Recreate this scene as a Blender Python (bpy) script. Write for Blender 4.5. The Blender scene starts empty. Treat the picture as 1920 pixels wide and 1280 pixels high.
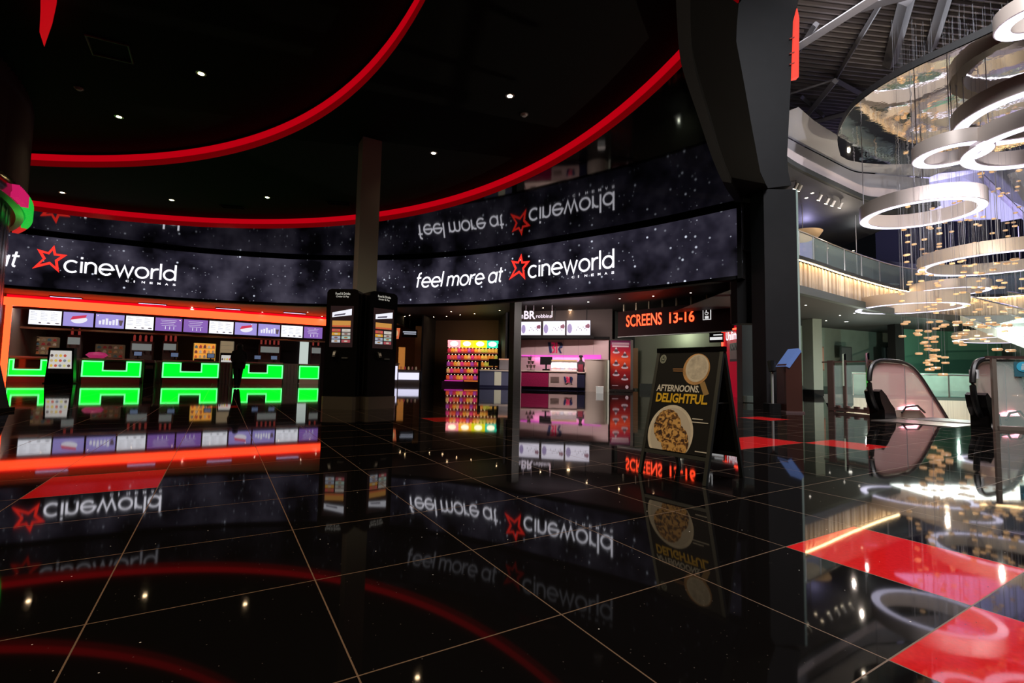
import bpy, bmesh, math, random
from math import sin, cos, pi, radians, atan2, hypot, tan
from mathutils import Vector, Matrix
random.seed(7)
SC = bpy.context.scene
COL = SC.collection

# ---------------------------------------------------------------- camera, world, exposure
F, PITCH, ROLL, CAMZ = 900.6, .0668, .01916, .8
cam = bpy.data.cameras.new('camera')
cam.sensor_width = 36; cam.lens = 36*F/1920; cam.clip_start = .05; cam.clip_end = 300
camo = bpy.data.objects.new('camera', cam); COL.objects.link(camo)
camo.matrix_world = (Matrix.Translation((0, 0, CAMZ)) @ Matrix.Rotation(pi/2+PITCH, 4, 'X') @ Matrix.Rotation(ROLL, 4, 'Z'))
SC.camera = camo
SC.view_settings.view_transform = 'Standard'; SC.view_settings.look = 'None'
SC.view_settings.exposure = 0; SC.view_settings.gamma = 1; SC.view_settings.use_curve_mapping = False
w = bpy.data.worlds.new('world'); SC.world = w; w.use_nodes = True
w.node_tree.nodes['Background'].inputs[0].default_value = (.5, .55, .7, 1)
w.node_tree.nodes['Background'].inputs[1].default_value = .004
cy = SC.cycles
cy.max_bounces = 8; cy.diffuse_bounces = 2; cy.glossy_bounces = 4; cy.transmission_bounces = 6; cy.transparent_max_bounces = 12
cy.sample_clamp_indirect = 6; cy.caustics_reflective = False; cy.caustics_refractive = False
cy.use_denoising = True

# ---------------------------------------------------------------- helpers
def ray(px, py):
    u = (px-960)/F; v = (640-py)/F
    x = cos(ROLL)*u - sin(ROLL)*v; z = sin(ROLL)*u + cos(ROLL)*v
    return Vector((x, cos(PITCH)-sin(PITCH)*z, sin(PITCH)+cos(PITCH)*z))
def at(px, py, Y):                      # the place in the hall seen at a pixel, Y metres ahead
    d = ray(px, py); p = d*(Y/d.y); p.z += CAMZ; return p
def onz(px, py, z):                     # the place seen at a pixel on the level z
    d = ray(px, py); p = d*((z-CAMZ)/d.z); p.z = z; return p

MATS = {}
def mat(name, col=(.8, .8, .8), rough=.5, metal=0., emis=None, es=0., spec=.5, noise=0., nscale=8., bump=0., trans=0., alpha=1., ior=1.5, stretch=None):
    if name in MATS: return MATS[name]
    m = bpy.data.materials.new(name); m.use_nodes = True; nt = m.node_tree
    b = nt.nodes['Principled BSDF']; I = b.inputs
    c = (*col, 1)
    I['Base Color'].default_value = c; I['Roughness'].default_value = rough; I['Metallic'].default_value = metal
    I['Specular IOR Level'].default_value = spec; I['IOR'].default_value = ior
    I['Transmission Weight'].default_value = trans; I['Alpha'].default_value = alpha
    if emis: I['Emission Color'].default_value = (*emis, 1); I['Emission Strength'].default_value = es
    if noise or bump:
        tc = nt.nodes.new('ShaderNodeTexCoord'); n = nt.nodes.new('ShaderNodeTexNoise'); n.inputs['Scale'].default_value = nscale
        n.inputs['Detail'].default_value = 4
        if stretch:
            mp = nt.nodes.new('ShaderNodeMapping'); mp.inputs['Scale'].default_value = stretch
            nt.links.new(tc.outputs['Object'], mp.inputs[0]); nt.links.new(mp.outputs[0], n.inputs['Vector'])
        else: nt.links.new(tc.outputs['Object'], n.inputs['Vector'])
        if noise:
            r = nt.nodes.new('ShaderNodeValToRGB')
            r.color_ramp.elements[0].position = .3; r.color_ramp.elements[1].position = .7
            r.color_ramp.elements[0].color = tuple(max(0, x*(1-noise)) for x in col)+(1,)
            r.color_ramp.elements[1].color = tuple(min(1, x*(1+noise)) for x in col)+(1,)
            nt.links.new(n.outputs['Fac'], r.inputs[0]); nt.links.new(r.outputs[0], I['Base Color'])
        if bump:
            bp = nt.nodes.new('ShaderNodeBump'); bp.inputs['Strength'].default_value = bump; bp.inputs['Distance'].default_value = .06
            nt.links.new(n.outputs['Fac'], bp.inputs['Height']); nt.links.new(bp.outputs[0], I['Normal'])
    MATS[name] = m; return m
def emi(name, col, s): return mat(name, (0, 0, 0), .4, emis=col, es=s, spec=.2)

class MB:
    def __init__(s): s.v = []; s.f = []
    def add(s, vs, fs, M=None):
        o = len(s.v)
        s.v += [tuple(M @ Vector(p)) if M else tuple(p) for p in vs]
        s.f += [tuple(o+i for i in q) for q in fs]; return s
    def box(s, c, d, rz=0, M=None, rx=0, ry=0, bev=0):
        x, y, z = d[0]/2, d[1]/2, d[2]/2
        R = Matrix.Translation(c) @ Matrix.Rotation(rz, 4, 'Z') @ Matrix.Rotation(rx, 4, 'X') @ Matrix.Rotation(ry, 4, 'Y')
        if M: R = M @ R
        if bev:
            b = min(bev, x*.9, y*.9)
            pl = [(-x+b, -y), (x-b, -y), (x, -y+b), (x, y-b), (x-b, y), (-x+b, y), (-x, y-b), (-x, -y+b)]
            n = 8
            return s.add([(a, c2, -z) for a, c2 in pl]+[(a, c2, z) for a, c2 in pl], [tuple(range(n-1, -1, -1)), tuple(range(n, 2*n))]+[(i, (i+1) % n, n+(i+1) % n, n+i) for i in range(n)], R)
        vs = [(-x, -y, -z), (x, -y, -z), (x, y, -z), (-x, y, -z), (-x, -y, z), (x, -y, z), (x, y, z), (-x, y, z)]
        return s.add(vs, [(3, 2, 1, 0), (4, 5, 6, 7), (0, 1, 5, 4), (1, 2, 6, 5), (2, 3, 7, 6), (3, 0, 4, 7)], R)
    def prism(s, poly, z0, z1, M=None):          # poly: (x, y) list
        n = len(poly)
        return s.add([(x, y, z0) for x, y in poly]+[(x, y, z1) for x, y in poly],
                     [tuple(range(n-1, -1, -1)), tuple(range(n, 2*n))]+[(i, (i+1) % n, n+(i+1) % n, n+i) for i in range(n)], M)
    def slab(s, poly, y0, y1, M=None):           # poly: (x, z) list, thick along y
        n = len(poly)
        return s.add([(x, y0, z) for x, z in poly]+[(x, y1, z) for x, z in poly],
                     [tuple(range(n)), tuple(range(2*n-1, n-1, -1))]+[((i+1) % n, i, n+i, n+(i+1) % n) for i in range(n)], M)
    def lathe(s, prof, c=(0, 0, 0), n=24, M=None):
        vs = []; fs = []; k = len(prof)
        for j in range(n):
            a = 2*pi*j/n
            for r, z in prof: vs.append((c[0]+r*cos(a), c[1]+r*sin(a), c[2]+z))
        for j in range(n):
            for i in range(k-1): fs.append((j*k+i, ((j+1) % n)*k+i, ((j+1) % n)*k+i+1, j*k+i+1))
        return s.add(vs, fs, M)
    def cyl(s, c, r, h, n=16, r2=None, M=None):
        r2 = r if r2 is None else r2
        return s.lathe([(1e-4, 0), (r, 0), (r2, h), (1e-4, h)], c, n, M)
    def tube(s, pts, r, n=8, M=None, closed=False):
        P = [Vector(p) for p in pts]; k = len(P); vs = []; fs = []
        for i, p in enumerate(P):
            a = P[(i-1) % k] if (closed or i > 0) else p; b = P[(i+1) % k] if (closed or i < k-1) else p
            t = (b-a).normalized(); u = t.cross(Vector((0, 0, 1)))
            if u.length < 1e-3: u = Vector((1, 0, 0))
            u.normalize(); v = u.cross(t)
            for j in range(n): vs.append(tuple(p+(u*cos(2*pi*j/n)+v*sin(2*pi*j/n))*r))
        for i in range(k if closed else k-1):
            for j in range(n): fs.append((i*n+j, i*n+(j+1) % n, ((i+1) % k)*n+(j+1) % n, ((i+1) % k)*n+j))
        if not closed: fs += [tuple(range(n-1, -1, -1)), tuple((k-1)*n+j for j in range(n))]
        return s.add(vs, fs, M)
    def sphere(s, c, r, n=12, m=8, M=None, sc=(1, 1, 1)):
        pr = [(max(1e-4, r*sin(pi*i/m)), -r*cos(pi*i/m)) for i in range(m+1)]
        S = Matrix.Translation(c) @ Matrix.Diagonal((*sc, 1))
        return s.lathe(pr, (0, 0, 0), n, (M @ S) if M else S)
    def strip(s, path, z0, z1, th=0.):           # vertical ribbon along (x, y) path, optionally thick
        n = len(path); vs = [(x, y, z0) for x, y in path]+[(x, y, z1) for x, y in path]; fs = [(i, i+1, n+i+1, n+i) for i in range(n-1)]
        if th:
            Q = off(path, th)
            vs += [(x, y, z0) for x, y in Q]+[(x, y, z1) for x, y in Q]
            for i in range(n-1):
                fs += [(2*n+i+1, 2*n+i, 3*n+i, 3*n+i+1), (n+i, n+i+1, 3*n+i+1, 3*n+i), (i+1, i, 2*n+i, 2*n+i+1)]
            fs += [(0, n, 3*n, 2*n), (n-1, 3*n-1, 4*n-1, 2*n-1)]
        return s.add(vs, fs)
    def build(s, name, m, parent=None, smooth=False, loc=None):
        me = bpy.data.meshes.new(name); me.from_pydata(s.v, [], s.f); me.update()
        if m: me.materials.append(m)
        if smooth:
            me.polygons.foreach_set('use_smooth', [True]*len(me.polygons))
            try: me.set_sharp_from_angle(angle=radians(40))
            except Exception: pass
        o = bpy.data.objects.new(name, me); COL.objects.link(o)
        if parent: o.parent = parent
        if loc: o.location = loc
        return o
def off(path, d):
    out = []; n = len(path)
    for i, p in enumerate(path):
        a = path[max(0, i-1)]; b = path[min(n-1, i+1)]
        t = Vector((b[0]-a[0], b[1]-a[1])).normalized(); out.append((p[0]-t.y*d, p[1]+t.x*d))
    return out
def spline(P, n=10):
    P = [Vector(p) for p in P]; P = [2*P[0]-P[1]]+P+[2*P[-1]-P[-2]]; o = []
    for i in range(1, len(P)-2):
        a, b, c, d = P[i-1:i+3]
        for k in range(n):
            t = k/n; o.append(tuple(.5*(2*b+(c-a)*t+(2*a-5*b+4*c-d)*t*t+(3*b-a-3*c+d)*t**3)))
    o.append(tuple(P[-2])); return o
def tag(o, label, cat, group=None, kind=None):
    if label: o['label'] = label
    if cat: o['category'] = cat
    if group: o['group'] = group
    if kind: o['kind'] = kind
    return o
def thing(name, label, cat, loc=(0, 0, 0), rz=0, group=None):
    o = bpy.data.objects.new(name, None); COL.objects.link(o); o.location = loc; o.rotation_euler = (0, 0, rz); o.empty_display_size = .1
    return tag(o, label, cat, group)
def struct(name, mb, m, smooth=False, parent=None):
    o = mb.build(name, m, parent, smooth)
    if not parent: o['kind'] = 'structure'
    return o
def dup(root, loc, rz=None, label=None):
    r = root.copy(); COL.objects.link(r); r.location = loc
    if rz is not None: r.rotation_euler = (0, 0, rz)
    if label: r['label'] = label
    for ch in list(root.children):
        c = ch.copy(); COL.objects.link(c); c.parent = r
        for g in ch.children:
            d = g.copy(); COL.objects.link(d); d.parent = c
    return r
_tc = {}
def text2d(s, bold=0.):                        # flat letters: verts, faces; cap height about .73
    k = (s, bold)
    if k not in _tc:
        cu = bpy.data.curves.new('t', 'FONT'); cu.body = s; cu.offset = bold; cu.resolution_u = 3
        ob = bpy.data.objects.new('t', cu); me = bpy.data.meshes.new_from_object(ob)
        vs = [tuple(v.co[:2]) for v in me.vertices]; fs = [tuple(p.vertices) for p in me.polygons]
        bpy.data.objects.remove(ob); bpy.data.curves.remove(cu); bpy.data.meshes.remove(me)
        x0 = min(v[0] for v in vs); x1 = max(v[0] for v in vs); y0 = min(v[1] for v in vs); y1 = max(v[1] for v in vs)
        _tc[k] = ([(v[0]-x0, v[1]) for v in vs], fs, x1-x0, y0, y1)
    return _tc[k]
def letter(mb, s, x, z, wd, ht, y, bold=.015, shear=0., M=None, fn=None):   # writing in the xz plane, wd wide, ht high
    vs, fs, W, y0, y1 = text2d(s, bold); H = y1-y0
    out = [((v[0]/W)*wd + shear*((v[1]-y0)/H)*ht + x, (v[1]-y0)/H*ht + z) for v in vs]
    if fn: mb.add([fn(a, b) for a, b in out], fs)
    else: mb.add([(a, y, b) for a, b in out], fs, M)
def disc(mb, cx, cz, rx, rz_, y, n=24, a0=0, M=None, rot=0):
    pts = []
    for j in range(n):
        a = 2*pi*j/n+a0; X = rx*cos(a); Z = rz_*sin(a); pts.append((cx+X*cos(rot)-Z*sin(rot), y, cz+X*sin(rot)+Z*cos(rot)))
    mb.add(pts, [tuple(range(n))], M)
def quad(mb, x0, z0, x1, z1, y, M=None): mb.add([(x0, y, z0), (x1, y, z0), (x1, y, z1), (x0, y, z1)], [(0, 1, 2, 3)], M)

def light(name, kind, loc, energy, col, size=.1, rot=None, spot=None, blend=.5, sy=None):
    l = bpy.data.lights.new(name, kind); l.energy = energy; l.color = col
    if kind == 'AREA':
        l.size = size
        if sy: l.shape = 'RECTANGLE'; l.size_y = sy
    else: l.shadow_soft_size = size
    if spot: l.spot_size = spot; l.spot_blend = blend
    o = bpy.data.objects.new(name, l); COL.objects.link(o); o.location = loc
    if rot: o.rotation_euler = rot
    return o

# ---------------------------------------------------------------- materials
BLK = mat('matt_black_paint', (.006, .006, .006), .85, spec=.15)
BLK2 = mat('black_lacquer', (.004, .004, .004), .25)
DGR = mat('dark_grey_cladding', (.0065, .0065, .007), .7, spec=.3, noise=.15, nscale=3)
DGR2 = mat('charcoal_plaster', (.035, .037, .036), .8, spec=.2)
GLOSSB = mat('gloss_black_ceiling', (.004, .004, .004), .05, spec=.3, ior=1.5)
STEEL = mat('brushed_steel', (.5, .49, .46), .3, metal=1, noise=.1, nscale=30)
CHROME = mat('chrome', (.75, .75, .75), .12, metal=1)
BROWN = mat('bronze_metal', (.16, .09, .08), .35, metal=.6)
GREENW = mat('sage_green_wall', (.13, .21, .17), .75, noise=.08, nscale=2)
GREENG = mat('grey_green_cladding', (.10, .125, .115), .6)
GLASS = mat('clear_glass', (.75, .95, .88), .02, alpha=.22, spec=.9)
BLACKRUB = mat('black_rubber', (.008, .008, .008), .4)

def grid_floor():
    m = bpy.data.materials.new('black_sparkle_granite_tiles'); m.use_nodes = True; nt = m.node_tree; N = nt.nodes; L = nt.links
    b = N['Principled BSDF']
    tc = N.new('ShaderNodeTexCoord')
    yaw, D, oa, ob = .5435, .83413*.8, -.3973*.8, 4.1642*.8
    def math(op, a, b_=None, c=None):
        n = N.new('ShaderNodeMath'); n.operation = op
        for k, x in enumerate((a, b_, c)):
            if x is None: continue
            if isinstance(x, (int, float)): n.inputs[k].default_value = x
            else: L.new(x, n.inputs[k])
        return n.outputs[0]
    sp = N.new('ShaderNodeSeparateXYZ'); L.new(tc.outputs['Object'], sp.inputs[0])
    X, Y = sp.outputs[0], sp.outputs[1]
    cn, sn = cos(yaw), sin(yaw)
    i = math('DIVIDE', math('SUBTRACT', math('ADD', math('MULTIPLY', X, cn), math('MULTIPLY', Y, sn)), oa), D)
    j = math('DIVIDE', math('SUBTRACT', ob, math('ADD', math('MULTIPLY', X, -sn), math('MULTIPLY', Y, cn))), D)
    fi, fj = math('FLOOR', i), math('FLOOR', j)
    di = math('ABSOLUTE', math('SUBTRACT', math('FRACT', math('ADD', i, .5)), .5))
    dj = math('ABSOLUTE', math('SUBTRACT', math('FRACT', math('ADD', j, .5)), .5))
    grout = math('LESS_THAN', math('MINIMUM', di, dj), .0036)
    red = None
    for (a, c) in [(4, 3), (3, 4), (9, -1), (8, -1), (10, 0), (5, -7), (-1, -2), (-7, -9), (0, -13), (14, -4)]:
        t = math('MULTIPLY', math('COMPARE', fi, a, .1), math('COMPARE', fj, c, .1))
        red = t if red is None else math('MAXIMUM', red, t)
    def mix(f, a, c):
        n = N.new('ShaderNodeMix'); n.data_type = 'RGBA'
        L.new(f, n.inputs[0])
        for k, x in ((6, a), (7, c)):
            if isinstance(x, tuple): n.inputs[k].default_value = x
            else: L.new(x, n.inputs[k])
        return n.outputs[2]
    nz = N.new('ShaderNodeTexNoise'); nz.inputs['Scale'].default_value = 60; nz.inputs['Detail'].default_value = 3; L.new(tc.outputs['Object'], nz.inputs['Vector'])
    rr = N.new('ShaderNodeValToRGB'); L.new(nz.outputs['Fac'], rr.inputs[0])
    rr.color_ramp.elements[0].position = .35; rr.color_ramp.elements[0].color = (.56, .010, .012, 1)
    rr.color_ramp.elements[1].position = .65; rr.color_ramp.elements[1].color = (.66, .014, .016, 1)
    base = mix(red, (.0035, .003, .003, 1), rr.outputs[0])
    # mirror flecks: sparse crystals set in the stone
    vo = N.new('ShaderNodeTexVoronoi'); vo.inputs['Scale'].default_value = 17; L.new(tc.outputs['Object'], vo.inputs['Vector'])
    cs = N.new('ShaderNodeSeparateColor'); L.new(vo.outputs['Color'], cs.inputs[0])
    fl = math('MULTIPLY', math('LESS_THAN', vo.outputs['Distance'], .045), math('GREATER_THAN', cs.outputs[0], .80))
    vo2 = N.new('ShaderNodeTexVoronoi'); vo2.inputs['Scale'].default_value = 60; L.new(tc.outputs['Object'], vo2.inputs['Vector'])
    cs2 = N.new('ShaderNodeSeparateColor'); L.new(vo2.outputs['Color'], cs2.inputs[0])
    fl2 = math('MULTIPLY', math('LESS_THAN', vo2.outputs['Distance'], .12), math('GREATER_THAN', cs2.outputs[1], .90))
    base = mix(fl2, base, (.06, .05, .045, 1))
    base = mix(fl, base, (.9, .85, .8, 1))
    base = mix(grout, base, (.14, .085, .05, 1))
    L.new(base, b.inputs['Base Color'])
    L.new(math('ADD', math('MULTIPLY', grout, .4), .035), b.inputs['Roughness'])
    b.inputs['Specular IOR Level'].default_value = .22
    return m
FLOORM = grid_floor()

def led_mat():
    m = bpy.data.materials.new('led_wall_starfield'); m.use_nodes = True; nt = m.node_tree; N = nt.nodes; L = nt.links
    b = N['Principled BSDF']; b.inputs['Base Color'].default_value = (.003, .003, .003, 1); b.inputs['Roughness'].default_value = .6
    tc = N.new('ShaderNodeTexCoord')
    n1 = N.new('ShaderNodeTexNoise'); n1.inputs['Scale'].default_value = .75; n1.inputs['Detail'].default_value = 3; L.new(tc.outputs['Object'], n1.inputs['Vector'])
    r1 = N.new('ShaderNodeValToRGB'); L.new(n1.outputs['Fac'], r1.inputs[0]); e = r1.color_ramp.elements
    e[0].position = .36; e[0].color = (.002, .0018, .003, 1); e[1].position = .72; e[1].color = (.062, .056, .082, 1)
    q = e.new(.5); q.color = (.017, .015, .026, 1)
    def stars(scale, rad, thr, br):
        v = N.new('ShaderNodeTexVoronoi'); v.inputs['Scale'].default_value = scale; L.new(tc.outputs['Object'], v.inputs['Vector'])
        s = N.new('ShaderNodeSeparateColor'); L.new(v.outputs['Color'], s.inputs[0])
        mr = N.new('ShaderNodeMapRange'); mr.inputs[1].default_value = rad; mr.inputs[2].default_value = 0; L.new(v.outputs['Distance'], mr.inputs[0])
        g = N.new('ShaderNodeMapRange'); g.inputs[1].default_value = thr; g.inputs[2].default_value = 1; g.inputs[4].default_value = br; L.new(s.outputs[0], g.inputs[0])
        mu = N.new('ShaderNodeMath'); mu.operation = 'MULTIPLY'; L.new(mr.outputs[0], mu.inputs[0]); L.new(g.outputs[0], mu.inputs[1]); return mu.outputs[0]
    a = N.new('ShaderNodeMath'); a.operation = 'ADD'; L.new(stars(3.2, .16, .35, 1.6), a.inputs[0]); L.new(stars(7, .2, .6, .7), a.inputs[1])
    mx = N.new('ShaderNodeMix'); mx.data_type = 'RGBA'; mx.blend_type = 'ADD'; mx.inputs[0].default_value = 1
    cm = N.new('ShaderNodeMix'); cm.data_type = 'RGBA'; cm.inputs[6].default_value = (0, 0, 0, 1); cm.inputs[7].default_value = (.8, .85, 1, 1); cm.clamp_factor = False
    L.new(a.outputs[0], cm.inputs[0]); L.new(r1.outputs[0], mx.inputs[6]); L.new(cm.outputs[2], mx.inputs[7])
    L.new(mx.outputs[2], b.inputs['Emission Color']); b.inputs['Emission Strength'].default_value = 1
    return m
LEDM = led_mat()

# ---------------------------------------------------------------- setting: floor with the escalator void
VOID = [(8.3, 12.6), (8.35, 11.1), (8.25, 10.05), (8.95, 8.85), (9.75, 7.4), (40, 7.4), (40, 27), (17.4, 27)]
fm = MB()
fm.add([(x, y, 0) for x, y in [(-40, -6), (40, -6), (40, 7.4), (9.75, 7.4), (8.95, 8.85), (8.25, 10.05), (8.35, 11.1), (8.3, 12.6), (17.4, 27), (40, 27), (40, 45), (-40, 45)]],
       [(0, 1, 2, 3), (0, 3, 4, 5, 6, 7, 11), (7, 8, 11), (8, 9, 10, 11)])
fo = struct('floor', fm, FLOORM)
fe = MB(); fe.strip(VOID+[VOID[0]], -.5, -.004)
struct('trim_1', fe, mat('void_edge_panel', (.35, .33, .3), .5))
fe = MB()
for k in range(1, 4): 
    a, b = Vector((*VOID[k], 0)), Vector((*VOID[k+1], 0)); fe.tube([a, b], .035, 8)
struct('trim_2', fe, STEEL)

# ---------------------------------------------------------------- lobby ceiling: two stepped circles
CO, RO = Vector((-9.68, 4.09)), 12.79       # outer ring, soffit at 5.8
CI, RI = Vector((-11.94, .44)), 12.25       # inner ring, ceiling at 6.15
Z0, Z1, Z2 = 5.8, 6.15, 6.55
def arc(C, R, n=128): return [(C.x+R*cos(2*pi*i/n), C.y+R*sin(2*pi*i/n)) for i in range(n)]
def ring_plate(mb, hole, outer, z):
    n = len(hole); mb.add([(x, y, z) for x, y in hole]+[(x, y, z) for x, y in outer], [(i, (i+1) % n, n+(i+1) % n, n+i) for i in range(n)])
# boundary of the lobby ceiling on the atrium side, read where the edge runs
EDGE = [(1.2, -6), (1.7, 2.5)]+[tuple(onz(px, py, Z0)[:2]) for px, py in [(1385, 6), (1382, 40), (1380, 75), (1396, 160), (1410, 240), (1426, 325), (1440, 352)]]+[(7.2, 13.4), (7.2, 14.2)]
outerpoly = EDGE+[(7.6, 38), (-40, 38), (-40, -6)]
def to_poly(C, pts, poly):
    out = []
    for p in pts:
        d = Vector((p[0]-C.x, p[1]-C.y)); best = None
        for k in range(len(poly)):
            a = Vector(poly[k]); b = Vector(poly[(k+1) % len(poly)]); e = b-a; den = d.x*e.y-d.y*e.x
            if abs(den) < 1e-9: continue
            t = ((a.x-C.x)*e.y-(a.y-C.y)*e.x)/den; u = ((a.x-C.x)*d.y-(a.y-C.y)*d.x)/den
            if t > 0 and -1e-6 <= u <= 1+1e-6 and (best is None or t < best): best = t
        out.append((C.x+d.x*best, C.y+d.y*best))
    return out
sof = MB(); ho = arc(CO, RO, 360); ring_plate(sof, ho, to_poly(CO, ho, outerpoly), Z0)
struct('ceiling', sof, GLOSSB)
ann = MB(); ann.prism(arc(CO, RO+.25), Z1, Z1+.02)
# the annulus is a disc with the inner circle cut out of it
ann = MB(); hi = arc(CI, RI, 200); 
cir = [(CO.x+(RO+.2)*cos(2*pi*i/200), CO.y+(RO+.2)*sin(2*pi*i/200)) for i in range(200)]
def to_circ(C, pts, C2, R2):
    out = []
    for p in pts:
        d = Vector((p[0]-C.x, p[1]-C.y)).normalized(); f = Vector((C.x-C2.x, C.y-C2.y)); b = f.dot(d)
        q = R2*R2-f.dot(f)+b*b; t = -b+math.sqrt(max(0, q)); out.append((C.x+d.x*max(t, RI), C.y+d.y*max(t, RI)))
    return out
ring_plate(ann, hi, to_circ(CI, hi, CO, RO+.2), Z1)
struct('ceiling', ann, BLK)
inn = MB(); inn.add([(x, y, Z2) for x, y in arc(CI, RI+.2)], [tuple(range(128))]); struct('ceiling', inn, BLK)
REDHI = emi('red_neon_strip', (1, .0, .012), .45)
REDLO = mat('red_acrylic_fascia', (.5, .01, .02), .3, emis=(1, 0, .01), es=.12)
def fascia(C, R, z, lab, h=.34):
    t = thing('ceiling_ring_light', lab, 'ceiling light', (C.x, C.y, z), group=None)
    n = 200; c = [(R*cos(2*pi*i/n), R*sin(2*pi*i/n)) for i in range(n+1)]
    a = MB(); a.strip(c, h*.48, h); a.build('glowing_band', REDHI, t)
    a = MB(); a.strip(c, 0, h*.48); a.build('lower_lip', REDLO, t)
    return t
fascia(CO, RO, Z0, 'wide red glowing circle stepping up from the soffit by the video wall')
fascia(CI, RI, Z1, 'upper red glowing circle around the innermost black ceiling')
# ceiling trim on the atrium side
tr = spline([tuple(onz(px, py, Z0-.02)[:2]) for px, py in [(1294, -60), (1294, 0), (1296, 70), (1304, 120), (1330, 210), (1352, 285), (1372, 335), (1392, 368)]], 6)
tm = MB(); tm.strip(tr, Z0-.16, Z0+.01, .17); struct('trim_3', tm, DGR)
tm = MB(); tm.add([(x, y, Z0-.012) for x, y in [(p[0]-.02, p[1]-.0) for p in tr]]+[(x, y, Z0-.012) for x, y in reversed(EDGE[2:9])], [tuple(range(len(tr)+7))])
struct('ceiling', tm, BLK)

def downlight(name, loc, lab, grp, r=.05, s=14, energy=6, col=(1, .78, .5), spot=None):
    t = thing(name, lab, 'ceiling light', loc, group=grp)
    m = MB(); m.lathe([(r*.8, -.004), (r*1.35, -.006), (r*1.4, .0), (r*.8, .0)], n=16); m.build('bezel', BLK2 if grp and 'lobby' in grp else STEEL, t, True)
    m = MB(); m.cyl((0, 0, -.004), r*.8, .003, 14); m.build('lamp', emi('warm_lamp_%g_%g' % (s, col[2]), col, s), t)
    if energy:
        l = light('downlight_beam', 'SPOT', (0, 0, -.03), energy, col, .04, spot=radians(spot or 75), blend=.8); l.parent = t
    return t
for k, (px, py, z) in enumerate([(377, 138, Z2), (223, 219, Z2), (117, 361, Z1), (322, 375, Z1), (501, 370, Z1), (813, 287, Z1), (956, 180, Z1)]):
    p = onz(px, py, z)
    labs = ['small warm downlight brightest inside the inner red circle', 'small warm downlight inside the inner red circle, nearer the left drum', 'warm downlight between the two red circles, next to the left drum',
            'warm downlight between the red circles above the left logo', 'warm downlight between the red circles left of the grey column', 'warm downlight between the red circles right of the grey column', 'brightest warm downlight between the red circles, furthest right']
    downlight('downlight', p, labs[k], None, .065, 70, 60, (1, .68, .38), spot=120)
for k, (px, py, z) in enumerate([(148, 165, Z2), (983, 214, Z1)]):
    p = onz(px, py, z); t = thing('smoke_detector', ['round white smoke detector inside the inner red circle', 'round white smoke detector beside the brightest downlight'][k], 'smoke detector', p)
    m = MB(); m.lathe([(1e-4, -.05), (.045, -.045), (.06, -.02), (.075, 0)], n=16); m.build('head', mat('white_plastic', (.5, .5, .5), .4, emis=(.8, .8, .8), es=.0), t, True)
    m = MB(); m.cyl((0, 0, -.012), .085, .012, 16); m.build('base_plate', mat('grey_plastic', (.25, .25, .25), .5), t)
for k, (x, y) in enumerate([(-4.2, 5.2), (-6.8, 3.0), (-1.2, 2.6), (-.2, 5.6), (-6.5, 5.8), (.3, .2), (-3.2, .2), (-2.2, -2.5)]):  # added lamps out of view, to light the A-board and column
    downlight('downlight', (x, y, Z1 if x > -1 else (Z2 if hypot(x-CI.x, y-CI.y) < RI else Z1)), 'added warm downlight out of view in the lobby ceiling above the open floor', 'added near lobby downlights', .065, 20, 190, spot=140)
# access hatch
hp = [onz(px, py, Z2-.004) for px, py in [(160, 65), (240, 85), (249, 118), (174, 101)]]
hm = MB(); hm.tube(hp, .025, 6, closed=True); tag(hm.build('ceiling_hatch', mat('green_tinted_trim', (.03, .07, .05), .4)), 'square ceiling hatch outlined by a thin green-grey trim', 'hatch')
for k, (px, py) in enumerate([(437, 388), (635, 381)]):
    p = onz(px, py, Z1); m = MB(); m.box((0, 0, -.012), (.75, .28, .024))
    t = thing('air_grille', ['dark ceiling air grille left of the grey column', 'dark ceiling air grille touching the grey column'][k], 'vent', p, .15); m.build('frame', DGR2, t)
    m = MB(); [m.box((0, -.09+.036*i, -.028), (.68, .012, .012)) for i in range(6)]; m.build('slats', BLK, t)

# ---------------------------------------------------------------- LED band
BAND = spline([(-21.2, 15.9), (-18.4, 17.75), (-16, 19.0), (-12.9, 20.4), (-9, 21.1), (-5.2, 20.8), (-1.75, 19.65), (1.2, 17.75), (4.3, 15.5), (6.5, 13.45)], 24)
BS = [0.]
for a, b in zip(BAND, BAND[1:]): BS.append(BS[-1]+hypot(b[0]-a[0], b[1]-a[1]))
def band(s, z, o=.02):
    import bisect
    i = min(max(bisect.bisect(BS, s)-1, 0), len(BAND)-2); k = (s-BS[i])/(BS[i+1]-BS[i]); a, b = BAND[i], BAND[i+1]
    t = Vector((b[0]-a[0], b[1]-a[1])).normalized()
    return (a[0]+k*(b[0]-a[0])+t.y*o, a[1]+k*(b[1]-a[1])-t.x*o, z)
vw = thing('video_wall', 'long curved LED video wall showing a starry sky with white and red cinema logos', 'screen', (0, 0, 0))
m = MB(); m.strip(BAND, 3.72, 5.68); m.build('screen', LEDM, vw)
m = MB(); m.strip(BAND, 5.68, 5.79, .3); m.strip(BAND, 3.62, 3.72, .3); m.strip(off(BAND, .06), 3.62, 5.79); 
m.build('casing', BLK, vw)
m = MB(); e = band(BS[-1], 0, 0); m.box((e[0]+.02, e[1]+.12, 4.7), (.12, .35, 2.16), rz=-.7); m.build('end_cap', BLK, vw)
TXT = emi('led_white', (.92, .9, 1.0), 2.0)
STAR = emi('led_star_red', (1, .03, .02), 1.5)
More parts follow.
